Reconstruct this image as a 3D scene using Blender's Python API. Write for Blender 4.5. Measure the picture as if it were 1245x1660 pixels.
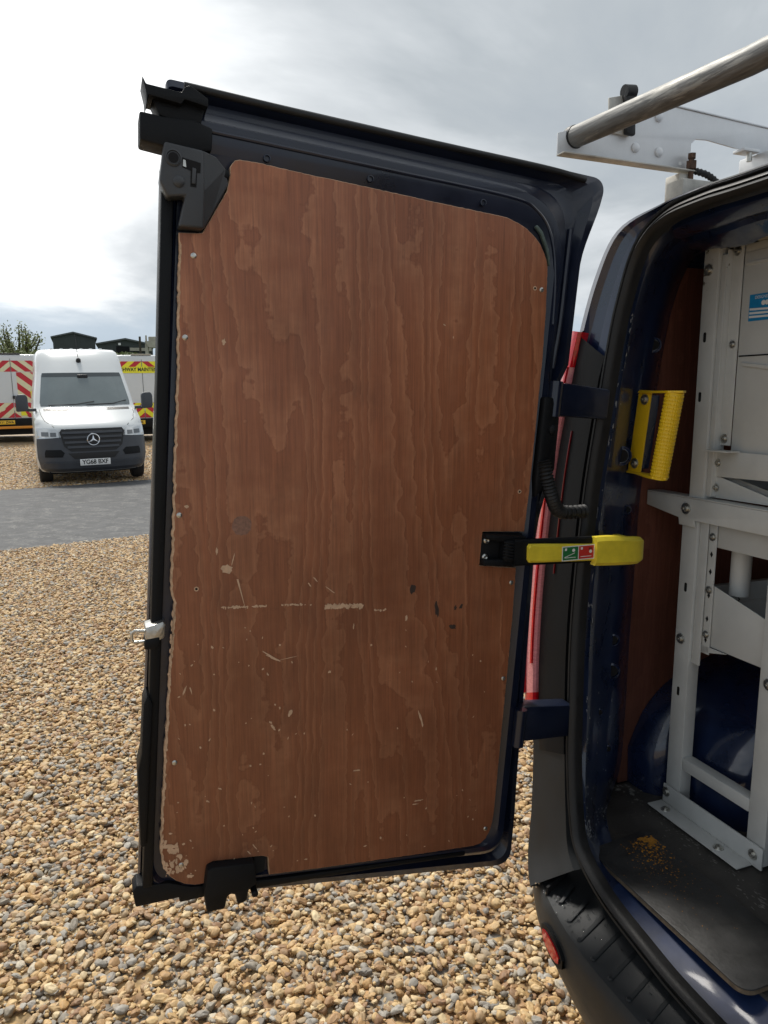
import bpy, bmesh, math, random
from mathutils import Vector, Matrix
random.seed(7)
sc = bpy.context.scene
for o in list(bpy.data.objects): bpy.data.objects.remove(o)
COL = sc.collection
rad = math.radians

# ---------------------------------------------------------------- camera
cam_d = bpy.data.cameras.new('camera'); cam = bpy.data.objects.new('camera', cam_d); COL.objects.link(cam)
cam_d.sensor_fit = 'VERTICAL'; cam_d.sensor_height = 36.0; cam_d.lens = 36.0*1200/1660
cam_d.clip_start = 0.02; cam_d.clip_end = 3000
cam.location = (0, 0, 1.60); cam.rotation_euler = (rad(90)-math.atan(190/1200), 0, 0)
sc.camera = cam
sc.render.resolution_x = 768; sc.render.resolution_y = 1024

# ---------------------------------------------------------------- world: broken overcast
SUN_EL, SUN_AZ = rad(56), rad(-34)          # azimuth measured from +Y towards +X
world = bpy.data.worlds.new('World'); sc.world = world; world.use_nodes = True
nt = world.node_tree; N = nt.nodes; L = nt.links; N.clear()
def wn(t, **k):
    n = N.new(t)
    for a, b in k.items(): setattr(n, a, b)
    return n
def wmath(op, a, b=None, clamp=False):
    n = wn('ShaderNodeMath', operation=op); n.use_clamp = clamp
    for i, v in enumerate((a, b)):
        if v is None: continue
        if isinstance(v, (int, float)): n.inputs[i].default_value = v
        else: L.new(v, n.inputs[i])
    return n.outputs[0]
sky = wn('ShaderNodeTexSky', sky_type='NISHITA'); sky.sun_disc = False
sky.sun_elevation = SUN_EL; sky.sun_rotation = SUN_AZ; sky.air_density = 1.2; sky.dust_density = 1.5
tc = wn('ShaderNodeTexCoord'); sep = wn('ShaderNodeSeparateXYZ'); L.new(tc.outputs['Generated'], sep.inputs[0])
zc = wmath('MAXIMUM', sep.outputs[2], 0.0)
den = wmath('ADD', zc, 0.22)
cx_ = wmath('DIVIDE', sep.outputs[0], den); cy_ = wmath('DIVIDE', sep.outputs[1], den)
comb = wn('ShaderNodeCombineXYZ'); L.new(cx_, comb.inputs[0]); L.new(cy_, comb.inputs[1]); comb.inputs[2].default_value = 3.35
n1 = wn('ShaderNodeTexNoise'); L.new(comb.outputs[0], n1.inputs['Vector'])
n1.inputs['Scale'].default_value = 0.85; n1.inputs['Detail'].default_value = 7; n1.inputs['Roughness'].default_value = 0.55; n1.inputs['Distortion'].default_value = 0.35
n2 = wn('ShaderNodeTexNoise'); L.new(comb.outputs[0], n2.inputs['Vector'])
n2.inputs['Scale'].default_value = 0.33; n2.inputs['Detail'].default_value = 3
# brighter cloud where the sun stands behind it
sd = Vector((math.sin(SUN_AZ)*math.cos(rad(17)), math.cos(SUN_AZ)*math.cos(rad(17)), math.sin(rad(17))))
dot = wn('ShaderNodeVectorMath', operation='DOT_PRODUCT'); L.new(tc.outputs['Generated'], dot.inputs[0]); dot.inputs[1].default_value = sd
glow = wmath('POWER', wmath('MAXIMUM', dot.outputs['Value'], 0.0), 30.0)
dens = wmath('ADD', wmath('MULTIPLY', n1.outputs[0], 0.62), wmath('MULTIPLY', n2.outputs[0], 0.38))
bright = wmath('ADD', dens, wmath('MULTIPLY', glow, 0.42))
ramp = wn('ShaderNodeValToRGB'); L.new(bright, ramp.inputs[0])
cr = ramp.color_ramp; cr.elements[0].position = 0.385; cr.elements[0].color = (0.25, 0.285, 0.325, 1)
cr.elements[1].position = 0.72; cr.elements[1].color = (1.05, 1.06, 1.06, 1)
e = cr.elements.new(0.48); e.color = (0.335, 0.365, 0.39, 1)
e = cr.elements.new(0.56); e.color = (0.51, 0.535, 0.555, 1)
skb = wn('ShaderNodeMix', data_type='RGBA', blend_type='MULTIPLY'); skb.inputs[0].default_value = 1
L.new(sky.outputs[0], skb.inputs[6]); skb.inputs[7].default_value = (0.10, 0.10, 0.10, 1)
cover = wn('ShaderNodeMapRange'); L.new(n1.outputs[0], cover.inputs[0])
cover.inputs[1].default_value = 0.30; cover.inputs[2].default_value = 0.44; cover.inputs[3].default_value = 0.70; cover.inputs[4].default_value = 1.0
mx = wn('ShaderNodeMix', data_type='RGBA'); L.new(cover.outputs[0], mx.inputs[0]); L.new(skb.outputs[2], mx.inputs[6]); L.new(ramp.outputs[0], mx.inputs[7])
lowb = wn('ShaderNodeMapRange'); lowb.interpolation_type = 'SMOOTHSTEP'; L.new(wmath('ADD', sep.outputs[2], wmath('MULTIPLY', wmath('SUBTRACT', n1.outputs[0], 0.5), 0.35)), lowb.inputs[0])
lowb.inputs[1].default_value = 0.07; lowb.inputs[2].default_value = 0.15; lowb.inputs[3].default_value = 0.80; lowb.inputs[4].default_value = 0.0
mlow = wn('ShaderNodeMix', data_type='RGBA'); L.new(lowb.outputs[0], mlow.inputs[0]); L.new(mx.outputs[2], mlow.inputs[6]); mlow.inputs[7].default_value = (0.33, 0.40, 0.47, 1)
bg = wn('ShaderNodeBackground'); L.new(mlow.outputs[2], bg.inputs[0]); bg.inputs[1].default_value = 1.0
wo = wn('ShaderNodeOutputWorld'); L.new(bg.outputs[0], wo.inputs[0])

# ---------------------------------------------------------------- sun, exposure
sl = bpy.data.lights.new('sun', 'SUN'); sl.energy = 2.4; sl.angle = rad(14); sl.color = (1.0, 0.95, 0.87)
so = bpy.data.objects.new('sun', sl); COL.objects.link(so)
sdir = Vector((math.sin(SUN_AZ)*math.cos(SUN_EL), math.cos(SUN_AZ)*math.cos(SUN_EL), math.sin(SUN_EL)))
so.rotation_euler = sdir.to_track_quat('Z', 'Y').to_euler(); so.location = (-10, 12, 30)
vs = sc.view_settings; vs.view_transform = 'Standard'; vs.look = 'None'; vs.exposure = 0.62; vs.gamma = 1.0; vs.use_curve_mapping = False
sc.cycles.max_bounces = 8; sc.cycles.use_denoising = True

# ================================================================ materials
MATS = {}
def mat(name, col, rough=0.5, metal=0.0, coat=0.0, vary=0.0, vscale=8.0, bump=0.0, bscale=60.0, fleck=None, trans=0.0, emit=None, spec=None, stretch=None, rvary=0.0):
    """Principled material with noise variation, fine relief and optional worn flecks."""
    if name in MATS: return MATS[name]
    m = bpy.data.materials.new(name); m.use_nodes = True; MATS[name] = m
    nt = m.node_tree; p = nt.nodes['Principled BSDF']; nw = nt.nodes.new; lk = nt.links.new
    p.inputs['Roughness'].default_value = rough; p.inputs['Metallic'].default_value = metal
    p.inputs['Coat Weight'].default_value = coat; p.inputs['Coat Roughness'].default_value = 0.06
    if trans: p.inputs['Transmission Weight'].default_value = trans
    if spec is not None: p.inputs['Specular IOR Level'].default_value = spec
    if emit: p.inputs['Emission Color'].default_value = (*emit[0], 1); p.inputs['Emission Strength'].default_value = emit[1]
    c = (*col, 1); p.inputs['Base Color'].default_value = c
    tcn = nw('ShaderNodeTexCoord'); vec = tcn.outputs['Object']
    if stretch:
        mp = nw('ShaderNodeMapping'); mp.inputs['Scale'].default_value = stretch; lk(vec, mp.inputs[0]); vec = mp.outputs[0]
    out = None
    if vary:
        n = nw('ShaderNodeTexNoise'); n.inputs['Scale'].default_value = vscale; n.inputs['Detail'].default_value = 6; n.inputs['Roughness'].default_value = 0.65; lk(vec, n.inputs['Vector'])
        r = nw('ShaderNodeValToRGB'); lk(n.outputs[0], r.inputs[0])
        r.color_ramp.elements[0].position = 0.3; r.color_ramp.elements[1].position = 0.7
        r.color_ramp.elements[0].color = (*[x*(1-vary) for x in col], 1); r.color_ramp.elements[1].color = (*[min(1, x*(1+vary)) for x in col], 1)
        out = r.outputs[0]
        if rvary:
            mr = nw('ShaderNodeMapRange'); lk(n.outputs[0], mr.inputs[0]); mr.inputs[1].default_value = .3; mr.inputs[2].default_value = .7
            mr.inputs[3].default_value = max(.02, rough-rvary); mr.inputs[4].default_value = min(1, rough+rvary); lk(mr.outputs[0], p.inputs['Roughness'])
    if fleck:
        fc, fs, th, wdt = fleck
        n = nw('ShaderNodeTexNoise'); n.inputs['Scale'].default_value = fs; n.inputs['Detail'].default_value = 8; n.inputs['Roughness'].default_value = 0.7; lk(vec, n.inputs['Vector'])
        n3 = nw('ShaderNodeTexNoise'); n3.inputs['Scale'].default_value = fs*0.18; n3.inputs['Detail'].default_value = 2; lk(vec, n3.inputs['Vector'])
        ad = nw('ShaderNodeMath'); ad.operation = 'MULTIPLY_ADD'; lk(n3.outputs[0], ad.inputs[0]); ad.inputs[1].default_value = 0.6; lk(n.outputs[0], ad.inputs[2])
        mr = nw('ShaderNodeMapRange'); lk(ad.outputs[0], mr.inputs[0]); mr.inputs[1].default_value = th; mr.inputs[2].default_value = th+wdt
        mixn = nw('ShaderNodeMix'); mixn.data_type = 'RGBA'; lk(mr.outputs[0], mixn.inputs[0])
        if out: lk(out, mixn.inputs[6])
        else: mixn.inputs[6].default_value = c
        mixn.inputs[7].default_value = (*fc, 1); out = mixn.outputs[2]
    if out: lk(out, p.inputs['Base Color'])
    if bump:
        n = nw('ShaderNodeTexNoise'); n.inputs['Scale'].default_value = bscale; n.inputs['Detail'].default_value = 5; lk(vec, n.inputs['Vector'])
        b = nw('ShaderNodeBump'); b.inputs['Strength'].default_value = bump; b.inputs['Distance'].default_value = 0.003; lk(n.outputs[0], b.inputs['Height']); lk(b.outputs[0], p.inputs['Normal'])
    return m

NAVY = mat('navy_paint', (0.0070, 0.0160, 0.052), 0.30, 0, 1.0, vary=0.35, vscale=9, bump=0.06, bscale=25, rvary=0.12)
NAVY_SC = mat('navy_paint_scuffed', (0.0080, 0.0185, 0.058), 0.32, 0, 0.9, vary=0.35, vscale=12, bump=0.15, bscale=30, fleck=((0.30, 0.31, 0.33), 30, 1.03, 0.03), rvary=0.12)
SKIN = mat('navy_inner_dusty', (0.0050, 0.0095, 0.027), 0.38, 0, 0.35, vary=0.4, vscale=7, bump=0.06, bscale=25, rvary=0.14)
BLACK = mat('black_trim', (0.006, 0.0066, 0.0078), 0.52, spec=0.2, vary=0.3, vscale=14, bump=0.15, bscale=400, rvary=0.1)
LATCHM = mat('grey_black_plastic', (0.040, 0.042, 0.046), 0.42, vary=0.15, vscale=20, bump=0.12, bscale=600)
BUMPER = mat('bumper_plastic', (0.021, 0.023, 0.025), 0.46, spec=0.34, vary=0.25, vscale=10, bump=0.25, bscale=700, rvary=0.1)
RUBBER = mat('rubber', (0.013, 0.013, 0.0135), 0.5, spec=0.4, vary=0.3, vscale=16, bump=0.2, bscale=200, rvary=0.1)
STEEL = mat('bolt_steel', (0.55, 0.54, 0.50), 0.32, 0.95, vary=0.25, vscale=60, bump=0.2, bscale=200)
RUST = mat('rusty_steel', (0.10, 0.055, 0.035), 0.75, 0.2, vary=0.5, vscale=60, bump=0.5, bscale=150)
RACKM = mat('rack_grey_paint', (0.58, 0.585, 0.565), 0.48, vary=0.10, vscale=7, bump=0.06, bscale=120, fleck=((0.10, 0.085, 0.07), 26, 1.045, 0.02), rvary=0.08)
RACKP = mat('rack_panel_paint', (0.60, 0.605, 0.585), 0.45, vary=0.08, vscale=5, bump=0.04, bscale=80, fleck=((0.66, 0.66, 0.64), 18, 1.10, 0.04))
ALU = mat('aluminium_plate', (0.66, 0.67, 0.68), 0.42, 0.35, vary=0.08, vscale=12, bump=0.05, bscale=300, rvary=0.08)
ALUB = mat('aluminium_weathered', (0.52, 0.50, 0.45), 0.6, 0.3, vary=0.25, vscale=25, bump=0.15, bscale=200)
GALV = mat('galvanised_tube', (0.19, 0.189, 0.182), 0.56, 0.45, vary=0.40, vscale=150, bump=0.45, bscale=140, stretch=(1, 0.10, 1), rvary=0.15, fleck=((0.36, 0.352, 0.325), 90, 0.90, 0.08))
YEL = mat('yellow_powder_coat', (0.86, 0.55, 0.014), 0.38, vary=0.06, vscale=20, bump=0.05, bscale=300)
YELP = mat('yellow_plastic', (0.80, 0.64, 0.045), 0.42, vary=0.14, vscale=26, bump=0.08, bscale=200, fleck=((0.42, 0.31, 0.04), 24, 1.12, 0.05))
FLOORM = mat('black_floor_lining', (0.056, 0.051, 0.046), 0.48, vary=0.5, vscale=9, bump=0.4, bscale=160, fleck=((0.33, 0.32, 0.30), 22, 1.09, 0.05), rvary=0.15)
DARK = mat('dark_hole', (0.004, 0.004, 0.005), 0.9)
CEIL = mat('cab_roof_inside', (0.010, 0.014, 0.026), 0.5, vary=0.2)
WHITEP = mat('white_van_paint', (0.66, 0.685, 0.69), 0.28, 0, 0.6, vary=0.03, vscale=2)
GREYP = mat('grey_van_plastic', (0.055, 0.060, 0.070), 0.5, vary=0.1, vscale=5, bump=0.1, bscale=300)
GLASS = mat('dark_windscreen', (0.15, 0.18, 0.185), 0.06, 0, 0.0, vary=0.12, vscale=1.2, spec=0.8)
LENS = mat('headlamp_lens', (0.62, 0.64, 0.65), 0.08, 0.4, 0.6)
CHROME = mat('chrome', (0.75, 0.76, 0.78), 0.12, 1.0)
TYRE = mat('tyre', (0.020, 0.020, 0.021), 0.8, bump=0.3, bscale=40)
RED = mat('reflective_red', (0.52, 0.018, 0.03), 0.45, vary=0.1, vscale=4)
FYEL = mat('fluorescent_yellow', (0.86, 0.80, 0.03), 0.5, vary=0.06, vscale=4)
CREAM = mat('reflective_cream', (0.72, 0.70, 0.46), 0.5, vary=0.06, vscale=4)
ORANGE = mat('orange_bar', (0.72, 0.28, 0.03), 0.5)
PLATEW = mat('plate_white', (0.80, 0.80, 0.78), 0.4)
PLATEY = mat('plate_yellow', (0.82, 0.52, 0.03), 0.4)
INK = mat('black_ink', (0.012, 0.012, 0.013), 0.5)
LAMP_R = mat('red_lens', (0.66, 0.006, 0.014), 0.10, 0, 0.8, vary=0.3, vscale=120)
LAMP_C = mat('clear_pink_lens', (0.88, 0.30, 0.31), 0.10, 0, 0.8, vary=0.25, vscale=90, stretch=(1, 1, 6))
GREEN = mat('label_green', (0.02, 0.17, 0.05), 0.4)
LRED = mat('label_red', (0.60, 0.04, 0.03), 0.4)
WHITE = mat('label_white', (0.8, 0.8, 0.78), 0.4)
BLUE = mat('sticker_blue', (0.015, 0.24, 0.52), 0.35, vary=0.15, vscale=40, fleck=((0.7, 0.74, 0.78), 60, 1.12, 0.02))
SHED = mat('shed_cladding', (0.055, 0.066, 0.062), 0.7, vary=0.15, vscale=0.6)
BARK = mat('bark', (0.06, 0.05, 0.035), 0.9, vary=0.3)
LEAF = mat('leaf_green', (0.19, 0.215, 0.065), 0.6, vary=0.45, vscale=1.5)
HEDGE = mat('hedge_green', (0.12, 0.145, 0.045), 0.7, vary=0.4, vscale=2)
FIELD = mat('field_green', (0.08, 0.10, 0.035), 0.9, vary=0.3, vscale=0.1)
PALE = mat('pale_concrete', (0.42, 0.39, 0.32), 0.8, vary=0.2, vscale=1)
WATER = mat('water_drop', (0.9, 0.92, 0.93), 0.02, 0, 0, trans=1.0)
CHIP = mat('bare_veneer', (0.60, 0.40, 0.26), 0.75, vary=0.2, vscale=60)
EDGE = mat('ply_raw_edge', (0.50, 0.33, 0.21), 0.85, vary=0.4, vscale=70, bump=0.4, bscale=200)
STAIN = mat('dark_stain', (0.045, 0.028, 0.022), 0.6, vary=0.3, vscale=80)

def ply_material(name, a, b, c, rough, figure=True):
    m = bpy.data.materials.new(name); m.use_nodes = True; nt = m.node_tree; p = nt.nodes['Principled BSDF']; nw = nt.nodes.new; lk = nt.links.new
    tcn = nw('ShaderNodeTexCoord')
    def noise(scale3, sc_=1.0, det=4, rg=0.55, dist=0.0):
        mp = nw('ShaderNodeMapping'); mp.inputs['Scale'].default_value = scale3; lk(tcn.outputs['Object'], mp.inputs[0])
        n = nw('ShaderNodeTexNoise'); n.inputs['Scale'].default_value = sc_; n.inputs['Detail'].default_value = det; n.inputs['Roughness'].default_value = rg; n.inputs['Distortion'].default_value = dist
        lk(mp.outputs[0], n.inputs['Vector']); return n.outputs[0]
    def mth(op, x, y, z=None):
        n = nw('ShaderNodeMath'); n.operation = op
        for i, v in enumerate((x, y, z)):
            if v is None: continue
            if isinstance(v, (int, float)): n.inputs[i].default_value = v
            else: lk(v, n.inputs[i])
        return n.outputs[0]
    fig = noise((4.6, 1.0, 0.42), 1.0, 2.5, 0.40, 0.15)
    wob = mth('ADD', mth('MULTIPLY', noise((9, 1, 24), 1.0, 3, 0.55), 0.75), mth('MULTIPLY', noise((90, 1, 30), 1.0, 3, 0.6), 0.25))
    ph = mth('MULTIPLY_ADD', wob, 0.068, fig)
    saw = mth('FRACT', mth('MULTIPLY', ph, 25.0), 0)
    r1 = nw('ShaderNodeValToRGB'); lk(saw, r1.inputs[0])
    el = r1.color_ramp.elements
    el[0].position = 0.0; el[0].color = (*a, 1); el[1].position = 1.0; el[1].color = (*a, 1)
    for pos, cc in ((0.30, [x*1.0 for x in a]), (0.72, [0.45*x+0.55*y for x, y in zip(a, b)]), (0.88, b), (0.955, [0.5*x+0.5*y for x, y in zip(a, c)])):
        e = el.new(pos); e.color = (*cc, 1)
    gr = noise((360, 1, 11), 1.0, 4, 0.7)
    gr2 = noise((170, 1, 5), 1.0, 4, 0.6)
    g = mth('ADD', mth('MULTIPLY', gr, 0.75), mth('MULTIPLY', gr2, 0.55))
    gm = nw('ShaderNodeMapRange'); lk(g, gm.inputs[0]); gm.inputs[1].default_value = 0.40; gm.inputs[2].default_value = 0.90; gm.inputs[3].default_value = 0.64; gm.inputs[4].default_value = 1.34
    big = noise((2.6, 1, 2.2), 1.0, 5, 0.6)
    bm_ = nw('ShaderNodeMapRange'); lk(big, bm_.inputs[0]); bm_.inputs[1].default_value = 0.3; bm_.inputs[2].default_value = 0.7; bm_.inputs[3].default_value = 0.80; bm_.inputs[4].default_value = 1.18
    mul = mth('MULTIPLY', gm.outputs[0], bm_.outputs[0])
    mixc = nw('ShaderNodeMix'); mixc.data_type = 'RGBA'; mixc.blend_type = 'MULTIPLY'; mixc.inputs[0].default_value = 1
    lk(r1.outputs[0], mixc.inputs[6]); cb = nw('ShaderNodeCombineColor'); [lk(mul, cb.inputs[i]) for i in range(3)]; lk(cb.outputs[0], mixc.inputs[7])
    # grime smears and tiny pale nicks
    gz = noise((9, 1, 6), 1.0, 6, 0.7); gm2 = nw('ShaderNodeMapRange'); lk(gz, gm2.inputs[0]); gm2.inputs[1].default_value = 0.56; gm2.inputs[2].default_value = 0.72; gm2.inputs[3].default_value = 0; gm2.inputs[4].default_value = 0.45
    mg = nw('ShaderNodeMix'); mg.data_type = 'RGBA'; lk(gm2.outputs[0], mg.inputs[0]); lk(mixc.outputs[2], mg.inputs[6]); mg.inputs[7].default_value = (a[0]*0.55, a[1]*0.62, a[2]*0.7, 1)
    # road grime: irregular smears, thicker towards the foot of the panel
    sepz = nw('ShaderNodeSeparateXYZ'); lk(tcn.outputs['Object'], sepz.inputs[0])
    gd = noise((5, 1, 3.5), 1.0, 7, 0.7); gsum = mth('ADD', mth('MULTIPLY', gd, 1.5), mth('MULTIPLY', sepz.outputs[2], -0.62))
    gmr = nw('ShaderNodeMapRange'); lk(gsum, gmr.inputs[0]); gmr.inputs[1].default_value = -0.25; gmr.inputs[2].default_value = 0.52; gmr.inputs[3].default_value = 0.0; gmr.inputs[4].default_value = 0.62
    mgd = nw('ShaderNodeMix'); mgd.data_type = 'RGBA'; lk(gmr.outputs[0], mgd.inputs[0]); lk(mg.outputs[2], mgd.inputs[6]); mgd.inputs[7].default_value = (a[0]*0.42, a[1]*0.44, a[2]*0.46, 1); mg = mgd
    nk = noise((46, 1, 22), 1.0, 8, 0.75); nk2 = noise((5, 1, 4), 1.0, 2, 0.5)
    nks = mth('MULTIPLY_ADD', nk2, 0.55, nk); nm = nw('ShaderNodeMapRange'); lk(nks, nm.inputs[0]); nm.inputs[1].default_value = 1.105; nm.inputs[2].default_value = 1.13
    mk = nw('ShaderNodeMix'); mk.data_type = 'RGBA'; lk(nm.outputs[0], mk.inputs[0]); lk(mg.outputs[2], mk.inputs[6]); mk.inputs[7].default_value = (0.52, 0.33, 0.21, 1)
    lk(mk.outputs[2], p.inputs['Base Color'])
    rr = nw('ShaderNodeMapRange'); lk(gz, rr.inputs[0]); rr.inputs[1].default_value = .3; rr.inputs[2].default_value = .7; rr.inputs[3].default_value = rough-.08; rr.inputs[4].default_value = rough+.12; lk(rr.outputs[0], p.inputs['Roughness'])
    bp = nw('ShaderNodeBump'); bp.inputs['Strength'].default_value = 0.18; bp.inputs['Distance'].default_value = 0.001; lk(g, bp.inputs['Height']); lk(bp.outputs[0], p.inputs['Normal'])
    return m
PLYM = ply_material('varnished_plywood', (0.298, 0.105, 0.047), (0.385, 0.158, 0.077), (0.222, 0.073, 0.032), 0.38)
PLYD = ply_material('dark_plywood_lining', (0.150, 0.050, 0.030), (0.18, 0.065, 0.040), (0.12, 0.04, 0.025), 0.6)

def gravel_material(name, stone):
    m = bpy.data.materials.new(name); m.use_nodes = True; nt = m.node_tree; p = nt.nodes['Principled BSDF']; nw = nt.nodes.new; lk = nt.links.new
    p.inputs['Roughness'].default_value = 0.62
    r = nw('ShaderNodeValToRGB'); el = r.color_ramp.elements; r.color_ramp.interpolation = 'LINEAR'
    cols = [(0.0, (0.50, 0.325, 0.145)), (0.14, (0.60, 0.42, 0.205)), (0.26, (0.36, 0.20, 0.09)), (0.38, (0.66, 0.52, 0.31)), (0.50, (0.50, 0.305, 0.125)), (0.60, (0.27, 0.15, 0.08)),
            (0.70, (0.46, 0.32, 0.17)), (0.80, (0.27, 0.245, 0.205)), (0.87, (0.42, 0.385, 0.33)), (0.94, (0.165, 0.14, 0.115)), (1.0, (0.60, 0.52, 0.39))]
    el[0].position, el[0].color = cols[0][0], (*cols[0][1], 1); el[1].position, el[1].color = cols[-1][0], (*cols[-1][1], 1)
    for pos, c in cols[1:-1]:
        e = el.new(pos); e.color = (*c, 1)
    tcn = nw('ShaderNodeTexCoord')
    if stone:
        oi = nw('ShaderNodeObjectInfo'); lk(oi.outputs['Random'], r.inputs[0])
        n = nw('ShaderNodeTexNoise'); n.inputs['Scale'].default_value = 1.6; n.inputs['Detail'].default_value = 4; lk(tcn.outputs['Object'], n.inputs['Vector'])
        mr = nw('ShaderNodeMapRange'); lk(n.outputs[0], mr.inputs[0]); mr.inputs[1].default_value = .3; mr.inputs[2].default_value = .7; mr.inputs[3].default_value = .78; mr.inputs[4].default_value = 1.2
    else:
        v = nw('ShaderNodeTexVoronoi'); v.inputs['Scale'].default_value = 30; lk(tcn.outputs['Object'], v.inputs['Vector'])
        sx = nw('ShaderNodeSeparateXYZ'); lk(v.outputs['Color'], sx.inputs[0]); lk(sx.outputs[0], r.inputs[0])
        mr = nw('ShaderNodeMapRange'); lk(v.outputs['Distance'], mr.inputs[0]); mr.inputs[1].default_value = .2; mr.inputs[2].default_value = .75; mr.inputs[3].default_value = 1.0; mr.inputs[4].default_value = .55
        b = nw('ShaderNodeBump'); b.inputs['Strength'].default_value = 0.9; b.inputs['Distance'].default_value = 0.02; b.invert = True; lk(v.outputs['Distance'], b.inputs['Height']); lk(b.outputs[0], p.inputs['Normal'])
    mx = nw('ShaderNodeMix'); mx.data_type = 'RGBA'; mx.blend_type = 'MULTIPLY'; mx.inputs[0].default_value = 1
    cb = nw('ShaderNodeCombineColor'); [lk(mr.outputs[0], cb.inputs[i]) for i in range(3)]
    lk(r.outputs[0], mx.inputs[6]); lk(cb.outputs[0], mx.inputs[7]); lk(mx.outputs[2], p.inputs['Base Color'])
    return m
STONE = gravel_material('pebble', True)
GRAVEL = gravel_material('gravel_bed', False)
ASPH = mat('asphalt', (0.078, 0.079, 0.081), 0.78, vary=0.30, vscale=7, bump=0.6, bscale=90, fleck=((0.16, 0.157, 0.15), 30, 0.84, 0.12))

# ================================================================ mesh helpers
def finish(name, verts, faces, m, parent=None, smooth=30, bevel=0.0, segs=2, weld=False):
    me = bpy.data.meshes.new(name); me.from_pydata([tuple(v) for v in verts], [], faces)
    bm = bmesh.new(); bm.from_mesh(me)
    if weld: bmesh.ops.remove_doubles(bm, verts=bm.verts, dist=1e-5)
    bmesh.ops.recalc_face_normals(bm, faces=bm.faces)
    if bevel:
        es = [e for e in bm.edges if len(e.link_faces) == 2 and e.calc_face_angle(0) > rad(30)]
        bmesh.ops.bevel(bm, geom=es, offset=bevel, segments=segs, profile=0.5, affect='EDGES', clamp_overlap=True)
    bm.to_mesh(me); bm.free()
    return link(name, me, m, parent, smooth)
def link(name, me, m, parent=None, smooth=30):
    if m is not None:
        for k in (m if isinstance(m, (list, tuple)) else [m]): me.materials.append(k)
    if smooth:
        me.polygons.foreach_set('use_smooth', [True]*len(me.polygons)); me.set_sharp_from_angle(angle=rad(smooth))
    o = bpy.data.objects.new(name, me); COL.objects.link(o); o.parent = parent
    return o
def tag(o, label=None, cat=None, group=None, kind=None):
    if label: o['label'] = label
    if cat: o['category'] = cat
    if group: o['group'] = group
    if kind: o['kind'] = kind
    return o
def empty(name, loc=(0, 0, 0), rot=(0, 0, 0)):
    o = bpy.data.objects.new(name, None); o.empty_display_size = 0.1; COL.objects.link(o); o.location = loc; o.rotation_euler = rot; return o
def prism_data(poly, w0, w1, f):
    n = len(poly); v = [f(a, b, w0) for a, b in poly] + [f(a, b, w1) for a, b in poly]
    fc = [list(range(n))[::-1], list(range(n, 2*n))] + [[i, (i+1) % n, n+(i+1) % n, n+i] for i in range(n)]
    return v, fc
def prism(name, poly, w0, w1, f, m, parent=None, bevel=0.0, smooth=30, segs=2):
    v, fc = prism_data(poly, w0, w1, f); return finish(name, v, fc, m, parent, smooth, bevel, segs)
XYZ = lambda x, y, z: (x, y, z)
def box(name, x0, x1, y0, y1, z0, z1, m, parent=None, bevel=0.0, f=XYZ):
    v = [f(x, y, z) for z in (z0, z1) for x, y in ((x0, y0), (x1, y0), (x1, y1), (x0, y1))]
    fc = [[3, 2, 1, 0], [4, 5, 6, 7]] + [[i, (i+1) % 4, 4+(i+1) % 4, 4+i] for i in range(4)]
    return finish(name, v, fc, m, parent, 30, bevel)
def tube_data(path, r, n=12, cap=True, base=0):
    P = [Vector(p) for p in path]; V = []; F = []; up = None
    for i, p in enumerate(P):
        t = (P[min(i+1, len(P)-1)]-P[max(i-1, 0)]).normalized()
        if up is None: up = t.orthogonal().normalized()
        up = (up-t*up.dot(t)).normalized(); s = t.cross(up)
        rr = r[i] if isinstance(r, (list, tuple)) else r
        V += [p+(up*math.cos(2*math.pi*k/n)+s*math.sin(2*math.pi*k/n))*rr for k in range(n)]
    for i in range(len(P)-1):
        for k in range(n): F.append([base+i*n+k, base+i*n+(k+1) % n, base+(i+1)*n+(k+1) % n, base+(i+1)*n+k])
    if cap: F.append([base+k for k in range(n)][::-1]); F.append([base+(len(P)-1)*n+k for k in range(n)])
    return V, F
def tube(name, path, r, m, parent=None, n=12, cap=True, smooth=40):
    v, f = tube_data(path, r, n, cap); return finish(name, v, f, m, parent, smooth)
def loft_data(rows, close=False):
    nr, nc = len(rows), len(rows[0]); V = [p for r in rows for p in r]; F = []
    for i in range(nr-1):
        for j in range(nc if close else nc-1):
            a, b = i*nc+j, i*nc+(j+1) % nc; F.append([a, b, b+nc, a+nc])
    return V, F
def loft(name, rows, m, parent=None, close=False, smooth=35):
    v, f = loft_data(rows, close); return finish(name, v, f, m, parent, smooth)
def lathe(name, prof, c, axis, m, parent=None, n=20, smooth=35):
    """prof: list of (r, h) along axis from centre c."""
    ax = Vector(axis).normalized(); u = ax.orthogonal().normalized(); s = ax.cross(u); c = Vector(c)
    rows = [[c+ax*h+(u*math.cos(2*math.pi*k/n)+s*math.sin(2*math.pi*k/n))*r for k in range(n)] for r, h in prof]
    v, f = loft_data(rows, True); f.append(list(range(n))[::-1]); f.append([(len(rows)-1)*n+k for k in range(n)])
    return finish(name, v, f, m, parent, smooth)
def bolt(name, c, axis, r, m, parent, hexa=True):
    return lathe(name, [(r*1.0, 0), (r*1.0, r*.12), (r*.96, r*.18), (r*.58, r*.2), (r*.56, r*.55), (r*.40, r*.62), (r*.22, r*.62), (r*.2, r*.35)], c, axis, m, parent, n=16 if hexa else 16)
def catmull(P, k=6):
    P = [Vector(p) for p in P]; out = []
    for i in range(len(P)-1):
        a, b, c, d = P[max(i-1, 0)], P[i], P[i+1], P[min(i+2, len(P)-1)]
        for j in range(k):
            t = j/k; out.append(0.5*((2*b)+(c-a)*t+(2*a-5*b+4*c-d)*t*t+(3*b-3*c+d-a)*t**3))
    out.append(P[-1]); return out
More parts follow.
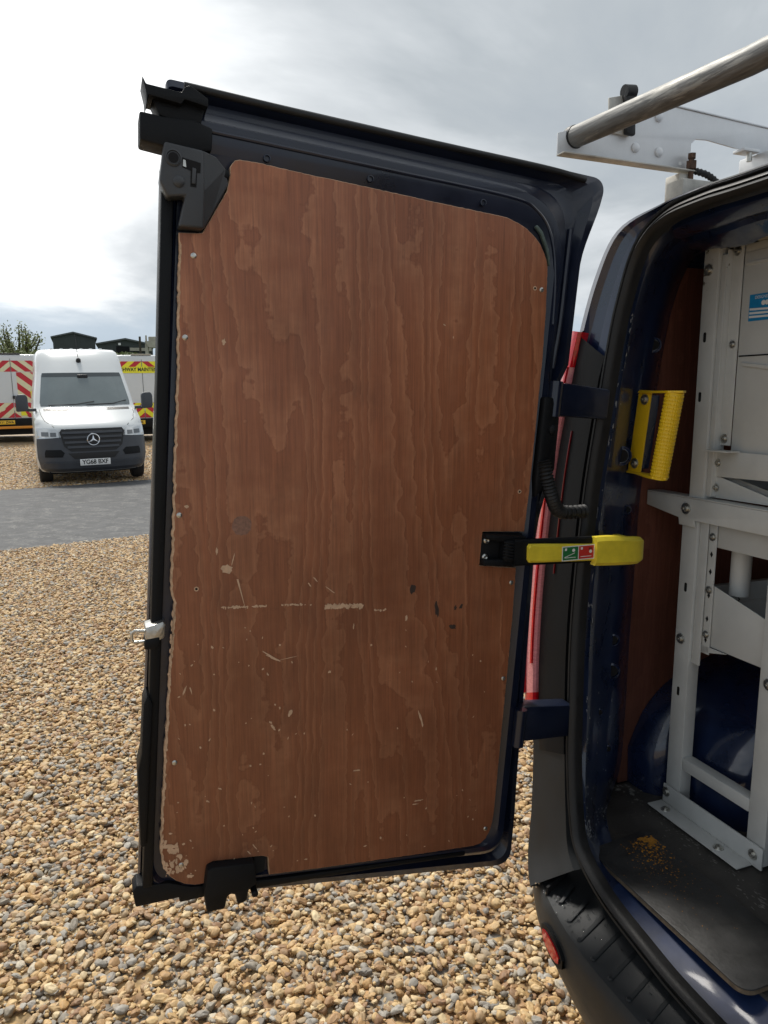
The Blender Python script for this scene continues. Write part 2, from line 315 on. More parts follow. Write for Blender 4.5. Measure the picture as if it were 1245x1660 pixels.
def textmesh(name, s, size, f, m, parent, align='CENTER', xs=1.0, bold=0.0):
    cu = bpy.data.curves.new(name, 'FONT'); cu.body = s; cu.size = size; cu.align_x = align; cu.align_y = 'CENTER'; cu.offset = bold
    o = bpy.data.objects.new(name, cu); me = bpy.data.meshes.new_from_object(o); bpy.data.objects.remove(o)
    for v in me.vertices: v.co = Vector(f(v.co.x*xs, v.co.y))
    return link(name, me, m, parent, 0)

# ================================================================ ground, road, hill
def sstep(a, b, x):
    t = min(1, max(0, (x-a)/(b-a))); return t*t*(3-2*t)
def gz(x, y):
    z = -0.008*max(0, min(y, 45)-2)+0.30*sstep(17, 24, y)
    if y > 36: z += 8.2*sstep(36, 130, y)*sstep(-8, -28, x*(100/max(y, 36)))
    return z
def grid(name, xs, ys, m, dz=0.0, inside=None):
    rows = [[(x, y, gz(x, y)+dz) for x in xs] for y in ys]; v, f = loft_data(rows); return finish(name, v, f, m, None, 60)
def lin(a, b, n): return [a+(b-a)*i/n for i in range(n+1)]
tag(grid('gravel_ground', lin(-40, 40, 80), lin(-12, 36, 48), GRAVEL, -0.012), kind='structure')
tag(grid('field', lin(-400, 400, 100), lin(36.0, 150, 38)+lin(170, 1500, 14), FIELD, -0.03), kind='structure')
# road strip between two edges running from lower left to upper right
ra, rb = Vector((-4.12, 7.66)), Vector((-2.76, 8.68)); fa, fb = Vector((-6.9, 13.1)), Vector((-4.78, 15.0))
rn = (rb-ra).normalized(); fn = (fb-fa).normalized()
rows = []
random.seed(3)
for s in lin(-16, 34, 200):
    p = ra+rn*s; q = fa+fn*s
    j1, j2 = random.uniform(-.06, .06), random.uniform(-.09, .09)
    row = []
    for t in lin(0, 1, 8):
        k = p.lerp(q, t)
        if t == 0: k = k+Vector((0, j1))
        if t == 1: k = k+Vector((0, j2))
        row.append((k.x, k.y, gz(k.x, k.y)+0.010*math.sin(math.pi*t)+0.004))
    rows.append(row)
tag(loft('access_road', rows, ASPH), kind='structure')

def road_y(x):   # near edge
    return ra.y+(x-ra.x)*rn.y/rn.x
def road_far(x):
    return fa.y+(x-fa.x)*fn.y/fn.x

# loose pebbles: instances inside one geometry-nodes object
def pebble_nodes(density, rmin, rmax, seed):
    g = bpy.data.node_groups.new('pebbles', 'GeometryNodeTree')
    g.interface.new_socket('Geometry', in_out='INPUT', socket_type='NodeSocketGeometry'); g.interface.new_socket('Geometry', in_out='OUTPUT', socket_type='NodeSocketGeometry')
    nw = g.nodes.new; lk = g.links.new; gi = nw('NodeGroupInput'); go = nw('NodeGroupOutput')
    dp = nw('GeometryNodeDistributePointsOnFaces'); dp.inputs['Density'].default_value = density; dp.inputs['Seed'].default_value = seed; lk(gi.outputs[0], dp.inputs['Mesh'])
    gti = nw('GeometryNodeGeometryToInstance')
    for i in range(8):
        ico = nw('GeometryNodeMeshIcoSphere'); ico.inputs['Radius'].default_value = 1; ico.inputs['Subdivisions'].default_value = 2 if i in (0, 3, 6) else 3
        nz = nw('ShaderNodeTexNoise'); nz.noise_dimensions = '4D'; nz.inputs['W'].default_value = i*3.7+seed; nz.inputs['Scale'].default_value = 0.75 if i % 2 else 1.1; nz.inputs['Detail'].default_value = 2.0
        sb = nw('ShaderNodeVectorMath'); sb.operation = 'SUBTRACT'; lk(nz.outputs['Color'], sb.inputs[0]); sb.inputs[1].default_value = (.5, .5, .5)
        ms = nw('ShaderNodeVectorMath'); ms.operation = 'SCALE'; lk(sb.outputs[0], ms.inputs[0]); ms.inputs['Scale'].default_value = 1.35
        sp = nw('GeometryNodeSetPosition'); lk(ico.outputs[0], sp.inputs[0]); lk(ms.outputs[0], sp.inputs['Offset'])
        tr = nw('GeometryNodeTransform'); tr.inputs['Scale'].default_value = ((1.25, .85, .62), (1.0, .95, .7), (1.45, .8, .55), (1.1, .9, .5))[i % 4]; lk(sp.outputs[0], tr.inputs[0])
        sm = nw('GeometryNodeSetMaterial'); sm.inputs['Material'].default_value = STONE; lk(tr.outputs[0], sm.inputs[0])
        ss = nw('GeometryNodeSetShadeSmooth'); ss.inputs['Shade Smooth'].default_value = i not in (0, 3, 6); lk(sm.outputs[0], ss.inputs[0]); lk(ss.outputs[0], gti.inputs[0])
    iop = nw('GeometryNodeInstanceOnPoints'); iop.inputs['Pick Instance'].default_value = True
    r1 = nw('FunctionNodeRandomValue'); r1.data_type = 'FLOAT_VECTOR'; r1.inputs[0].default_value = (-.45, -.45, 0); r1.inputs[1].default_value = (.45, .45, 6.283)
    r2 = nw('FunctionNodeRandomValue'); r2.inputs[2].default_value = 0.0; r2.inputs[3].default_value = 1.0; r2.inputs['Seed'].default_value = 5
    pw = nw('ShaderNodeMath'); pw.operation = 'POWER'; lk(r2.outputs[1], pw.inputs[0]); pw.inputs[1].default_value = 2.2
    sc_ = nw('ShaderNodeMapRange'); lk(pw.outputs[0], sc_.inputs[0]); sc_.inputs[3].default_value = rmin; sc_.inputs[4].default_value = rmax
    r3 = nw('FunctionNodeRandomValue'); r3.data_type = 'INT'; r3.inputs[4].default_value = 0; r3.inputs[5].default_value = 7; r3.inputs['Seed'].default_value = 9
    r4 = nw('FunctionNodeRandomValue'); r4.data_type = 'FLOAT_VECTOR'; r4.inputs[0].default_value = (0, 0, -.008); r4.inputs[1].default_value = (0, 0, .010); r4.inputs['Seed'].default_value = 11
    spp = nw('GeometryNodeSetPosition'); lk(dp.outputs['Points'], spp.inputs[0]); lk(r4.outputs[0], spp.inputs['Offset'])
    lk(spp.outputs[0], iop.inputs['Points']); lk(gti.outputs[0], iop.inputs['Instance']); lk(r3.outputs[2], iop.inputs['Instance Index'])
    e2r = nw('FunctionNodeEulerToRotation'); lk(r1.outputs[0], e2r.inputs[0]); lk(e2r.outputs[0], iop.inputs['Rotation']); lk(sc_.outputs[0], iop.inputs['Scale'])
    lk(iop.outputs[0], go.inputs[0]); return g
def pebbles(name, polyrows, density, rmin, rmax, seed, label):
    v, f = loft_data(polyrows); o = finish(name, v, f, GRAVEL, None, 0)
    md = o.modifiers.new('pebbles', 'NODES'); md.node_group = pebble_nodes(density, rmin, rmax, seed)
    return tag(o, label, 'gravel', kind='stuff')
xs = lin(-5.8, 3.0, 20)
pebbles('loose_gravel', [[(x, 0.7+(road_y(x)+0.07-0.7)*t, gz(x, 0.7+(road_y(x)-0.7)*t)-0.004) for x in xs] for t in lin(0, 1, 10)], 5600, 0.0044, 0.0170, 1, 'ochre and grey pebble gravel covering the yard in front of the road')
xs = lin(-14.5, -3.2, 12)
pebbles('loose_gravel', [[(x, road_far(x)-0.08+13*t, gz(x, road_far(x)+13*t)-0.004) for x in xs] for t in lin(0, 1, 8)], 800, 0.012, 0.030, 4, 'pebble gravel beyond the road beneath the parked white van')

# ================================================================ the blue van
A0 = rad(21); RK = rad(5.0); CR, SR = math.cos(RK), math.sin(RK)
VAN = empty('panel_van', (0.213, 1.428, 0), (0, 0, A0))
tag(VAN, 'navy blue panel van with its plywood-lined rear door swung open', 'van')
def D(u, v, w=0.0): return (-u*CR+v*SR, -w, u*SR+v*CR)           # open door: u towards free edge, v up, w towards the load bay side
def Rr(lat, v, off=0.0): return (off*CR+v*SR, -lat, -off*SR+v*CR)  # raked rear opening

for_plugs = [(-.004, 1.71, -.050), (-.006, 1.80, -.049), (.0, 1.06, -.052), (.002, .86, -.052)]
# ---- body shell rows along the rear opening: (seal lat,v) (outer lat,v) inner xyz
ROWS = [((0.299, 1.963), (0.295, 1.984), Rr(0.190, 1.940, .34)), ((0.175, 1.963), (0.170, 1.986), Rr(0.090, 1.930, .34)), ((0.078, 1.951), (0.051, 1.980), (0.60, 0.135, 1.920)),
        ((0.013, 1.904), (-0.071, 1.958), (0.605, 0.185, 1.885)), ((-0.018, 1.806), (-0.132, 1.871), (0.584, 0.196, 1.804)), ((-0.031, 1.720), (-0.172, 1.732), (0.566, 0.196, 1.717)),
        ((-0.043, 1.568), (-0.207, 1.563), (0.542, 0.196, 1.541)), ((-0.053, 1.409), (-0.221, 1.388), (0.519, 0.196, 1.361)), ((-0.050, 1.207), (-0.218, 1.158), (0.513, 0.196, 1.128)),
        ((-0.040, 1.071), (-0.204, 1.002), (0.510, 0.196, 0.967)), ((-0.021, 0.938), (-0.182, 0.873), (0.509, 0.196, 0.803)), ((-0.006, 0.838), (-0.160, 0.789), (0.503, 0.196, 0.651)),
        ((0.025, 0.719), (-0.135, 0.661), (0.44, 0.15, 0.604)), ((0.061, 0.655), (-0.105, 0.538), (0.36, 0.06, 0.600)), ((0.146, 0.612), (-0.02, 0.50), (0.30, -0.10, 0.597)),
        ((0.269, 0.588), (0.20, 0.49), (0.30, -0.266, 0.597)), ((0.410, 0.573), (0.40, 0.49), (0.30, -0.42, 0.597)), ((0.770, 0.570), (0.770, 0.49), (0.30, -0.77, 0.597))]
ROWS = [((0.77, 1.970), (0.77, 1.994), Rr(0.77, 1.945, .34))] + ROWS
def smooth_rows(k=5):
    s = catmull([(a[0], a[1], 0) for a, b, c in ROWS], k); o = catmull([(b[0], b[1], 0) for a, b, c in ROWS], k); i = catmull([c for a, b, c in ROWS], k)
    return s, o, i
KS = 6
S_, O_, I_ = smooth_rows(KS)
def mirror(name, o):
    me = o.data.copy()
    for v in me.vertices: v.co.y = -1.54-v.co.y
    me.flip_normals(); n = bpy.data.objects.new(name, me); COL.objects.link(n); n.parent = o.parent; return n
PILL_END = 12*KS        # index where bumper upright takes over
# outer face of the rear pillar (from corner edge to seal)
prof = [(0.0, 0.175), (0.02, 0.155), (0.10, 0.140), (0.22, 0.138), (0.30, 0.150), (0.52, 0.156), (0.60, 0.147), (0.80, 0.150), (1.0, 0.158)]
rows = []
for i in range(0, PILL_END+1):
    s, o = S_[i], O_[i]; rows.append([Rr(o.x+(s.x-o.x)*t, o.y+(s.y-o.y)*t, off) for t, off in prof])
BODY = loft('rear_pillar', rows, NAVY, VAN); mirror('rear_pillar', BODY)
# inner pillar face with folds
prof = [(0.0, 0.0), (0.10, -0.006), (0.16, 0.012), (0.30, 0.016), (0.50, 0.004), (0.56, 0.010), (0.86, 0.010), (0.92, 0.0), (1.0, 0.0)]
rows = []
for i in range(0, 15*KS+1):
    s = Vector(Rr(S_[i].x, S_[i].y, 0.152)); q = I_[i]; nn = Vector((-.5, -1, 0)).normalized() if 3*KS < i else Vector((-.6, 0, -1)).normalized()
    kk = 1.0 if i < 13*KS else max(0, 1-(i-13*KS)/(2*KS))
    rows.append([s.lerp(q, t)+nn*(h*1.2*kk) for t, h in prof])
o = loft('inner_pillar', rows, NAVY_SC, VAN); mirror('inner_pillar', o)
rows = []
for i in range(15*KS, len(S_)):
    s = Vector(Rr(S_[i].x, S_[i].y, 0.152)); q = I_[i]; rows.append([s, s.lerp(q, .35)+Vector((0, 0, .004)), s.lerp(q, .8)+Vector((0, 0, .002)), q])
o = loft('rear_sill', rows, mat('navy_sill_paint', (0.0085, 0.021, 0.068), 0.48, 0, 0.15, vary=0.35, vscale=14, bump=0.2, bscale=30, fleck=((0.34, 0.35, 0.37), 34, 1.04, 0.03), spec=0.35), VAN); mirror('rear_sill', o)
# outer skin: rear edge profile swept forwards
edge = []
for i in range(0, PILL_END+1): edge.append(Vector(Rr(O_[i].x, O_[i].y, 0.175)))
edge += [Vector((0.27, 0.20, 0.62)), Vector((0.30, 0.215, 0.45)), Vector((0.33, 0.20, 0.30))]
rows = []
for s in (0, 0.03, 0.07, 0.12, 0.16, 0.20, 0.5, 1.5, 3.0, 3.9, 4.5, 5.0):
    r = []
    for p in edge:
        fx = p.x+s if s < 4 else 0.45+s
        top = max(0, (p.z-1.0)); drop = 0
        out = 0.012*min(1, s/0.5)
        if s > 3.2: drop = (s-3.2)*0.75*max(0, (p.z-1.05))/0.95
        tgt = max(p.y, 0.228-max(0, p.z-1.88)*1.1) if p.y > -0.02 else p.y
        yc = p.y+(tgt-p.y)*sstep(0.01, 0.20, s)
        r.append((fx-(0.0 if s < 4 else 0), yc-(0.10*(s-3.9) if s > 3.9 else 0), p.z-drop))
    rows.append(r)
o = loft('body_skin', rows, NAVY, VAN, smooth=40); m2 = mirror('body_skin', o)
ends = [Vector(p) for p in rows[-1]]
pts = ends+[Vector((p.x, -1.54-p.y, p.z)) for p in ends[::-1]]
finish('front_panel', pts, [list(range(len(pts)))], NAVY, VAN, 0)

# rubber seal around the opening
def seal_rows():
    pr = [(-0.023, 0.152), (-0.023, 0.142), (-0.019, 0.138), (-0.015, 0.139), (-0.013, 0.145), (-0.010, 0.145), (-0.008, 0.137), (-0.003, 0.134), (-0.001, 0.142), (0.001, 0.142), (0.003, 0.130), (0.009, 0.124), (0.015, 0.128), (0.018, 0.138), (0.017, 0.154)]
    rows = []
    for i, s in enumerate(S_):
        a, b = S_[max(i-1, 0)], S_[min(i+1, len(S_)-1)]; t = (b-a).normalized(); n = Vector((-t.y, t.x, 0))   # points into the opening
        if n.dot(Vector((0.77, 1.25, 0))-s) < 0: n = -n
        rows.append([Rr(s.x+n.x*k, s.y+n.y*k, off) for k, off in pr])
    return rows
o = loft('door_seal', seal_rows(), RUBBER, VAN, smooth=50); mirror('door_seal', o)

# black trim under the upper corner and clear/red tail lamp
def pillar_pt(i, t, off):
    s, o = S_[i], O_[i]; return Vector(Rr(o.x+(s.x-o.x)*t, o.y+(s.y-o.y)*t, off))
i0, i1 = int(6.5*KS), PILL_END
rows = [[pillar_pt(i, t, off) for t, off in ((0.27, .150), (0.275, .133), (0.32, .130), (0.5, .132), (0.66, .134), (0.83, .138), (0.835, .155))] for i in range(i0-3, i1+1)]
for k in range(3):                                   # slanted upper edge
    for j in range(7): rows[k][j] = rows[k][j]+Vector((0, 0, -0.012*(j-3)*(3-k)/3))
o = loft('pillar_trim', rows, BLACK, VAN); mirror('pillar_trim', o)
LAMP = empty('tail_lamp'); LAMP.parent = VAN
def lamp_piece(name, ia, ib, ta, tb, m, pf):
    rows = [[pillar_pt(i, ta+(tb-ta)*t, off) for t, off in pf] for i in range(ia, ib+1)]
    V, F = loft_data(rows); n = len(pf); k = len(rows)
    F.append(list(range(n))); F.append([(k-1)*n+j for j in range(n)][::-1])
    return finish(name, V, F, m, LAMP, 40)
pf = [(-.02, .19), (-.02, .14), (0.12, .124), (0.5, .119), (0.9, .121), (1.0, .126), (1.0, .16)]
l0 = int(5.95*KS); l1 = int(11.25*KS)
lamp_piece('red_lens', l0, l0+3, -.01, .28, LAMP_R, pf)
lamp_piece('clear_lens', l0+3, l1-3, -.01, .27, LAMP_C, pf)
lamp_piece('red_lens', l1-3, l1+2, -.01, .27, LAMP_R, pf)
lamp_piece('red_stripe', l0+3, l1-3, -.025, .055, LAMP_R, [(0, .16), (0, .128), (1, .116), (1, .15)])
lamp_piece('red_stripe', l0+3, l1-6, .20, .235, LAMP_R, [(0, .14), (0, .116), (1, .116), (1, .14)])
lamp_piece('red_stripe', l0+8, l0+18, .50, .515, mat('dark_red_reflection', (.16, .003, .006), .15), [(0, .14), (0, .129), (1, .129), (1, .14)])  # thin strip coloured to stand in for a red inner reflection
# hinges
def hinge(v0, v1, lat_end):
    H = empty('hinge'); H.parent = VAN
    vm = (v0+v1)/2
    prism('hinge_arm', [(0.028, v0), (-0.03, v0-.002), (-.135, v0), (-.135, v1), (-.03, v1+.004), (0.028, v1)], -0.055, -0.012, D, SKIN, H, 0.006)
    a = D(0.004, v0-.004, -.004); b = D(0.004, v1+.004, -.004); tube('hinge_knuckle', [a, D(.004, vm, -.004), b], 0.013, SKIN, H, 14)
hinge(1.567, 1.628, 0); hinge(0.880, 0.952, 0)
# corrugated cable sleeve
path = catmull([D(0.020, 1.475, 0.002), D(0.010, 1.440, .008), D(-.010, 1.405, .002), D(-.050, 1.372, -.022), Rr(-.040, 1.372, .125)], 12)
rad_ = [0.0150 if (i//1) % 2 else 0.0118 for i in range(len(path))]
tube('cable_sleeve', path, rad_, RUBBER, VAN, 14)
prism('sleeve_boot', [(.034, 1.60), (.012, 1.60), (-.006, 1.56), (-.008, 1.46), (.004, 1.43), (.03, 1.40), (.034, 1.44)], -.02, .006, D, BLACK, VAN, 0.005)
lathe('boot_stud', [(.010, 0), (.010, .004), (.005, .007)], D(.008, 1.537, .006), (0, -1, 0), BLACK, VAN, 12)

# ---- bumper with ribbed step
def bpath():
    P = [(0.112, -0.77), (0.112, -0.50), (0.112, -0.33), (0.113, -0.215), (0.125, -0.110), (0.146, -0.020), (0.178, 0.060), (0.226, 0.140), (0.30, 0.198), (0.55, 0.225), (0.9, 0.225)]
    return catmull([(a, b, 0) for a, b in P], 5)
BP = bpath()
def inner_at(p):   # where the step meets the seal
    T = [(-2, .214), (-.20, .216), (-.116, .236), (-.03, .268), (.04, .300), (.10, .345), (.16, .40), (.3, .95)]
    for (a, xa), (b, xb) in zip(T, T[1:]):
        if a <= p.y <= b: x = xa+(xb-xa)*(p.y-a)/(b-a); break
    return Vector((max(x, p.x+.03), p.y-.03*sstep(.0, .15, p.y), 0.545))
rows = []
for p in BP:
    q = inner_at(p); d = Vector((p.x-q.x, p.y-q.y, 0)); d.normalize()
    e = Vector((p.x, p.y, 0))
    rows.append([(q.x, q.y, .51), (q.x, q.y, .540), tuple(q.lerp(e, .3).xy)+(.534,), tuple(q.lerp(e, .92).xy)+(.522,), (e.x, e.y, .519), (e.x+d.x*.008, e.y+d.y*.008, .508), (e.x+d.x*.011, e.y+d.y*.011, .49),
                 (e.x+d.x*.012, e.y+d.y*.012, .46), (e.x+d.x*.008, e.y+d.y*.008, .43), (e.x-d.x*.016, e.y-d.y*.016, .37), (e.x-d.x*.050, e.y-d.y*.050, .30), (e.x-d.x*.09, e.y-d.y*.09, .26)])
BUMP = loft('rear_bumper', rows, BUMPER, VAN, smooth=32); mirror('rear_bumper', BUMP)
rows = []
for j in range(25):
    k = j/24; fs, fo = PILL_END-2+(14.35*KS-PILL_END+2)*k, PILL_END-2+(14.75*KS-PILL_END+2)*k
    s = S_[int(fs)].lerp(S_[int(fs)+1], fs-int(fs)); o = O_[int(fo)].lerp(O_[int(fo)+1], fo-int(fo)); q = .05*(1-k)
    rows.append([Rr(o.x+(s.x-o.x)*t, o.y+(s.y-o.y)*t, off-0.040*k**3*(1-0.8*t)) for t, off in ((.03+q, .20), (.03+q, .155), (0.05+q, .140), (0.09+q, .132), (0.5, .134), (0.83, .140), (0.84, .16))])
o = loft('bumper_upright', rows, BUMPER, VAN); mirror('bumper_upright', o)
for k in range(14):
    y = -0.045-0.052*k
    if y < -0.74: break
    xo = 0.124 if k > 2 else (0.156, 0.142, 0.130)[k]; xi = 0.205
    rb = [(xo+.002, y-.003-.010), (xo-.004, y-.012+.003), (xo-.004, y+.0-.008), (xo+.004, y-.004), (xi, y+.022), (xi, y+.012)]
    prism('tread_rib', rb, -0.004, 0.0042, lambda x, y_, w: (x, y_, 0.5205+max(0, x-.13)*.19+w), BUMPER, BUMP, 0.0015)
    lathe('rib_end', [(.0060, -.006), (.0060, .003), (.004, .005)], (xo+.001, y-.008, .521), (0, 0, 1), BUMPER, BUMP, 10)
seam = [(0.10, -0.020), (0.105, -0.026), (0.235, 0.024), (0.235, 0.030)]
prism('bumper_seam', [(0.146, -0.012), (0.148, -0.017), (0.225, 0.018), (0.225, 0.023)], 0.51, 0.5385, XYZ, DARK, BUMP)
# red reflector let into the bumper face
def bface(y, z, out):
    b = min(BP, key=lambda p: abs(p.y-y) if p.x < .25 else 9); j = min(range(len(BP)-1), key=lambda i: abs(BP[i].y-y)); a, c = BP[max(j-1, 0)], BP[j+1]
    t = (y-a.y)/(c.y-a.y) if c.y != a.y else 0; x = a.x+(c.x-a.x)*t
    return Vector((x-0.014-out, y-0.004, z))
def strip(name, y0, y1, zs, out, m, par, n=10, tap=0.0):
    rows = []
    for i in range(n+1):
        y = y0+(y1-y0)*i/n; e = max(.12, (1-abs(2*i/n-1)**2.5))**.5; zc = (zs[0]+zs[1])/2; h = (zs[1]-zs[0])/2*e
        rows.append([bface(y, zc-h, -.01), bface(y, zc-h, out), bface(y, zc+h, out), bface(y, zc+h, -.01)])
    return loft(name, rows, m, par)
strip('reflector_surround', -0.030, -0.140, (0.438, 0.490), 0.006, BLACK, BUMP, 24)
strip('red_reflector', -0.042, -0.128, (0.448, 0.480), 0.009, LAMP_R, BUMP, 24)
# water drops on the step
random.seed(21); V = []; F = []
for k in range(170):
    y = random.uniform(-0.42, 0.03); x = random.uniform(0.13, 0.205); r = random.choice([.0012, .0015, .002, .0026, .0034])*random.uniform(.8, 1.2)
    zb = 0.521+(x-0.125)/(0.212-0.125)*0.0165; n = 7; b = len(V); el = random.uniform(.8, 1.7); an = random.uniform(0, 3)
    for lv, (rr, h) in enumerate(((1, 0), (.8, .45), (.4, .7))):
        for j in range(n):
            a = 2*math.pi*j/n; dx, dy = math.cos(a)*r*rr*el, math.sin(a)*r*rr; V.append((x+dx*math.cos(an)-dy*math.sin(an), y+dx*math.sin(an)+dy*math.cos(an), zb+h*r))
    for lv in range(2):
        for j in range(n): F.append([b+lv*n+j, b+lv*n+(j+1) % n, b+(lv+1)*n+(j+1) % n, b+(lv+1)*n+j])
    F.append([b+2*n+j for j in range(n)])
tag(finish('water_drops', V, F, WATER, BUMP, 80), kind='stuff')

# ---- load bay: floor, ply lining, wheel arch, roof lining, bulkhead
box('load_floor', 0.285, 2.75, -1.74, 0.198, 0.560, 0.600, FLOORM, VAN)
def wall(name, y0, y1, m):
    poly = [(0.50, 0.602), (0.505, 0.80), (0.51, 1.13), (0.52, 1.36), (0.55, 1.6), (0.585, 1.80), (0.62, 1.90), (2.74, 1.90), (2.74, 0.602)]
    return prism(name, poly, y0, y1, lambda a, b, w: (a, w, b), m, VAN)
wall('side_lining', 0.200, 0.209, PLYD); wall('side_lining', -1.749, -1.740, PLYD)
box('bulkhead', 2.75, 2.77, -1.74, 0.2, 0.56, 1.95, CEIL, VAN)
box('roof_lining', 0.56, 2.75, -1.74, 0.2, 1.945, 1.955, CEIL, VAN)
box('roof_bow', 0.66, 0.73, -1.70, 0.16, 1.905, 1.944, CEIL, VAN, 0.01)
box('interior_lamp', 0.575, 0.615, -0.14, -0.04, 1.912, 1.940, PALE, VAN, 0.008)
rows = []
for i in range(0, 25):
    a = math.pi*i/24; cxx, rx, rz = 1.0, 0.47, 0.335
    x = cxx-math.cos(a)*rx; z = 0.600+math.sin(a)**0.6*rz
    row = []
    for t, sh in ((0.198, 1.0), (0.14, .99), (0.115, .95), (0.095, .87), (-0.02, .85), (-0.07, .82), (-0.095, .74), (-0.10, .5), (-0.10, 0.0)):
        rib = 0.010*max(0, math.sin(a*11))**6 if t > -.08 else 0
        row.append((cxx+(x-cxx)*(sh+rib*2), t-0.02*math.sin(a)*(t < .09), 0.6005+(z-0.6)*(1-(1-sh)*(.4 if sh > .6 else 1)+rib)))
    rows.append(row)
o = loft('wheel_arch', rows, NAVY, VAN, smooth=50); mirror('wheel_arch', o)
# paint chips and holes on the inner pillar
def pill_face(q, h=0.0):  # q = (t along height index, across fraction)
    i = int(q[0]*KS); s = Vector(Rr(S_[i].x, S_[i].y, 0.152)); return s.lerp(I_[i], q[1])+Vector((-.5, -1, 0)).normalized()*(0.014+h)
for q, r in (((9.9, .62), .012), ((10.35, .62), .016), ((6.05, .72), .014), ((7.55, .42), .018), ((11.8, .62), .008), ((8.2, .70), .008), ((11.1, .40), .007)):
    c = pill_face(q); ring = lathe('access_hole', [(r*1.25, -.004), (r*1.25, .0005), (r*.95, .002), (r*.9, -.002)], c, (-.45, -1, 0), NAVY, VAN, 16)
    lathe('hole_shadow', [(r*.82, -.004), (r*.82, .0012)], c, (-.45, -1, 0), DARK, ring, 14)
def pill_c(rw, t, h=0.0):
    i = rw*KS; j = int(i); f_ = i-j; return pill_face2(j, t, h).lerp(pill_face2(j+1, t, h), f_)
PR_IN = [(0.0, 0.0), (0.10, -0.006), (0.16, 0.012), (0.30, 0.016), (0.50, 0.004), (0.56, 0.010), (0.86, 0.010), (0.92, 0.0), (1.0, 0.0)]
def pill_face2(i, t, h):
    for (a, ha), (b, hb) in zip(PR_IN, PR_IN[1:]):
        if a <= t <= b: hh = ha+(hb-ha)*(t-a)/(b-a); break
    kk = 1.0 if i < 13*KS else max(0, 1-(i-13*KS)/(2*KS))
    s = Vector(Rr(S_[i].x, S_[i].y, 0.152)); return s.lerp(I_[i], t)+Vector((-.5, -1, 0)).normalized()*(hh*1.2*kk+h)
random.seed(17); V = []; F = []
def pchip(rw, t, dr, dt):
    b = len(V); n = random.randint(7, 11)
    for k in range(n):
        a = 2*math.pi*k/n; q = random.uniform(.35, 1.3); V.append(pill_c(rw+math.sin(a)*dr*q, min(.99, max(.11, t+math.cos(a)*dt*q)), .0012+len(F)*4e-6))
    F.append(list(range(b, b+n)))
for k in range(46): pchip(random.gauss(13.55, .16), random.gauss(.22, .08), random.uniform(.01, .06), random.uniform(.006, .03))
for k in range(26): pchip(random.gauss(13.3, .15), random.gauss(.75, .12), random.uniform(.01, .05), random.uniform(.006, .03))
for k in range(40): pchip(random.uniform(10.6, 13.4), random.choice([.17, .17, .33, .6])+random.gauss(0, .03), random.uniform(.005, .035), random.uniform(.003, .012))
for k in range(30): pchip(random.uniform(5.2, 9.5), .15+random.gauss(0, .02), random.uniform(.01, .08), random.uniform(.003, .012))
tag(finish('paint_chips', V, F, mat('chipped_paint', (.34, .35, .37), .6, vary=.5, vscale=60), VAN, 0), kind='stuff')
random.seed(23); V = []; F = []
def fchip(x, y, a, b_, rot):
    b = len(V); n = 11
    for k in range(n):
        t = 2*math.pi*k/n; q = random.uniform(.4, 1.3); X_, Y_ = math.cos(t)*a*q, math.sin(t)*b_*q
        V.append((x+X_*math.cos(rot)-Y_*math.sin(rot), y+X_*math.sin(rot)+Y_*math.cos(rot), .6006+len(F)*3e-6))
    F.append(list(range(b, b+n)))
for k in range(26): fchip(random.gauss(.475, .012), random.gauss(-.285, .03), random.uniform(.002, .009), random.uniform(.0008, .003), random.uniform(-1.9, -1.2))
for k in range(60): fchip(random.gauss(.49, .012), random.uniform(-.2, .12), random.uniform(.001, .006), random.uniform(.0008, .003), random.uniform(-1.8, -1.3))
for k in range(70): fchip(random.uniform(.43, .6), random.uniform(-.45, .15), random.uniform(.0008, .004), random.uniform(.0006, .0018), random.uniform(-2, -1))
for k in range(20): fchip(random.gauss(.50, .02), random.gauss(.16, .02), random.uniform(.002, .008), random.uniform(.002, .006), random.uniform(-2, -1))
tag(finish('floor_scuffs', V, F, mat('pale_scuff', (.20, .19, .175), .8, vary=.4, vscale=50), VAN, 0), kind='stuff')
# wheels
def wheel(par, c, r, wdt, axis):
    W = empty('wheel'); W.parent = par
    h = wdt/2
    lathe('tyre', [(r*.62, -h*.9), (r*.86, -h), (r*.97, -h*.8), (r, -h*.4), (r, h*.4), (r*.97, h*.8), (r*.86, h), (r*.62, h*.9)], c, axis, TYRE, W, 32)
    lathe('rim', [(r*.61, -h*.8), (r*.61, h*.75), (r*.5, h*.6), (r*.25, h*.8), (r*.2, h*.8)], c, axis, STEEL, W, 24)
    return W
for x in (0.98, 3.92):
    wheel(VAN, (x, 0.10, 0.335), 0.335, 0.21, (0, 1, 0)); wheel(VAN, (x, -1.64, 0.335), 0.335, 0.21, (0, -1, 0))
box('underbody', 0.32, 4.8, -1.60, 0.06, 0.26, 0.545, BLACK, VAN)

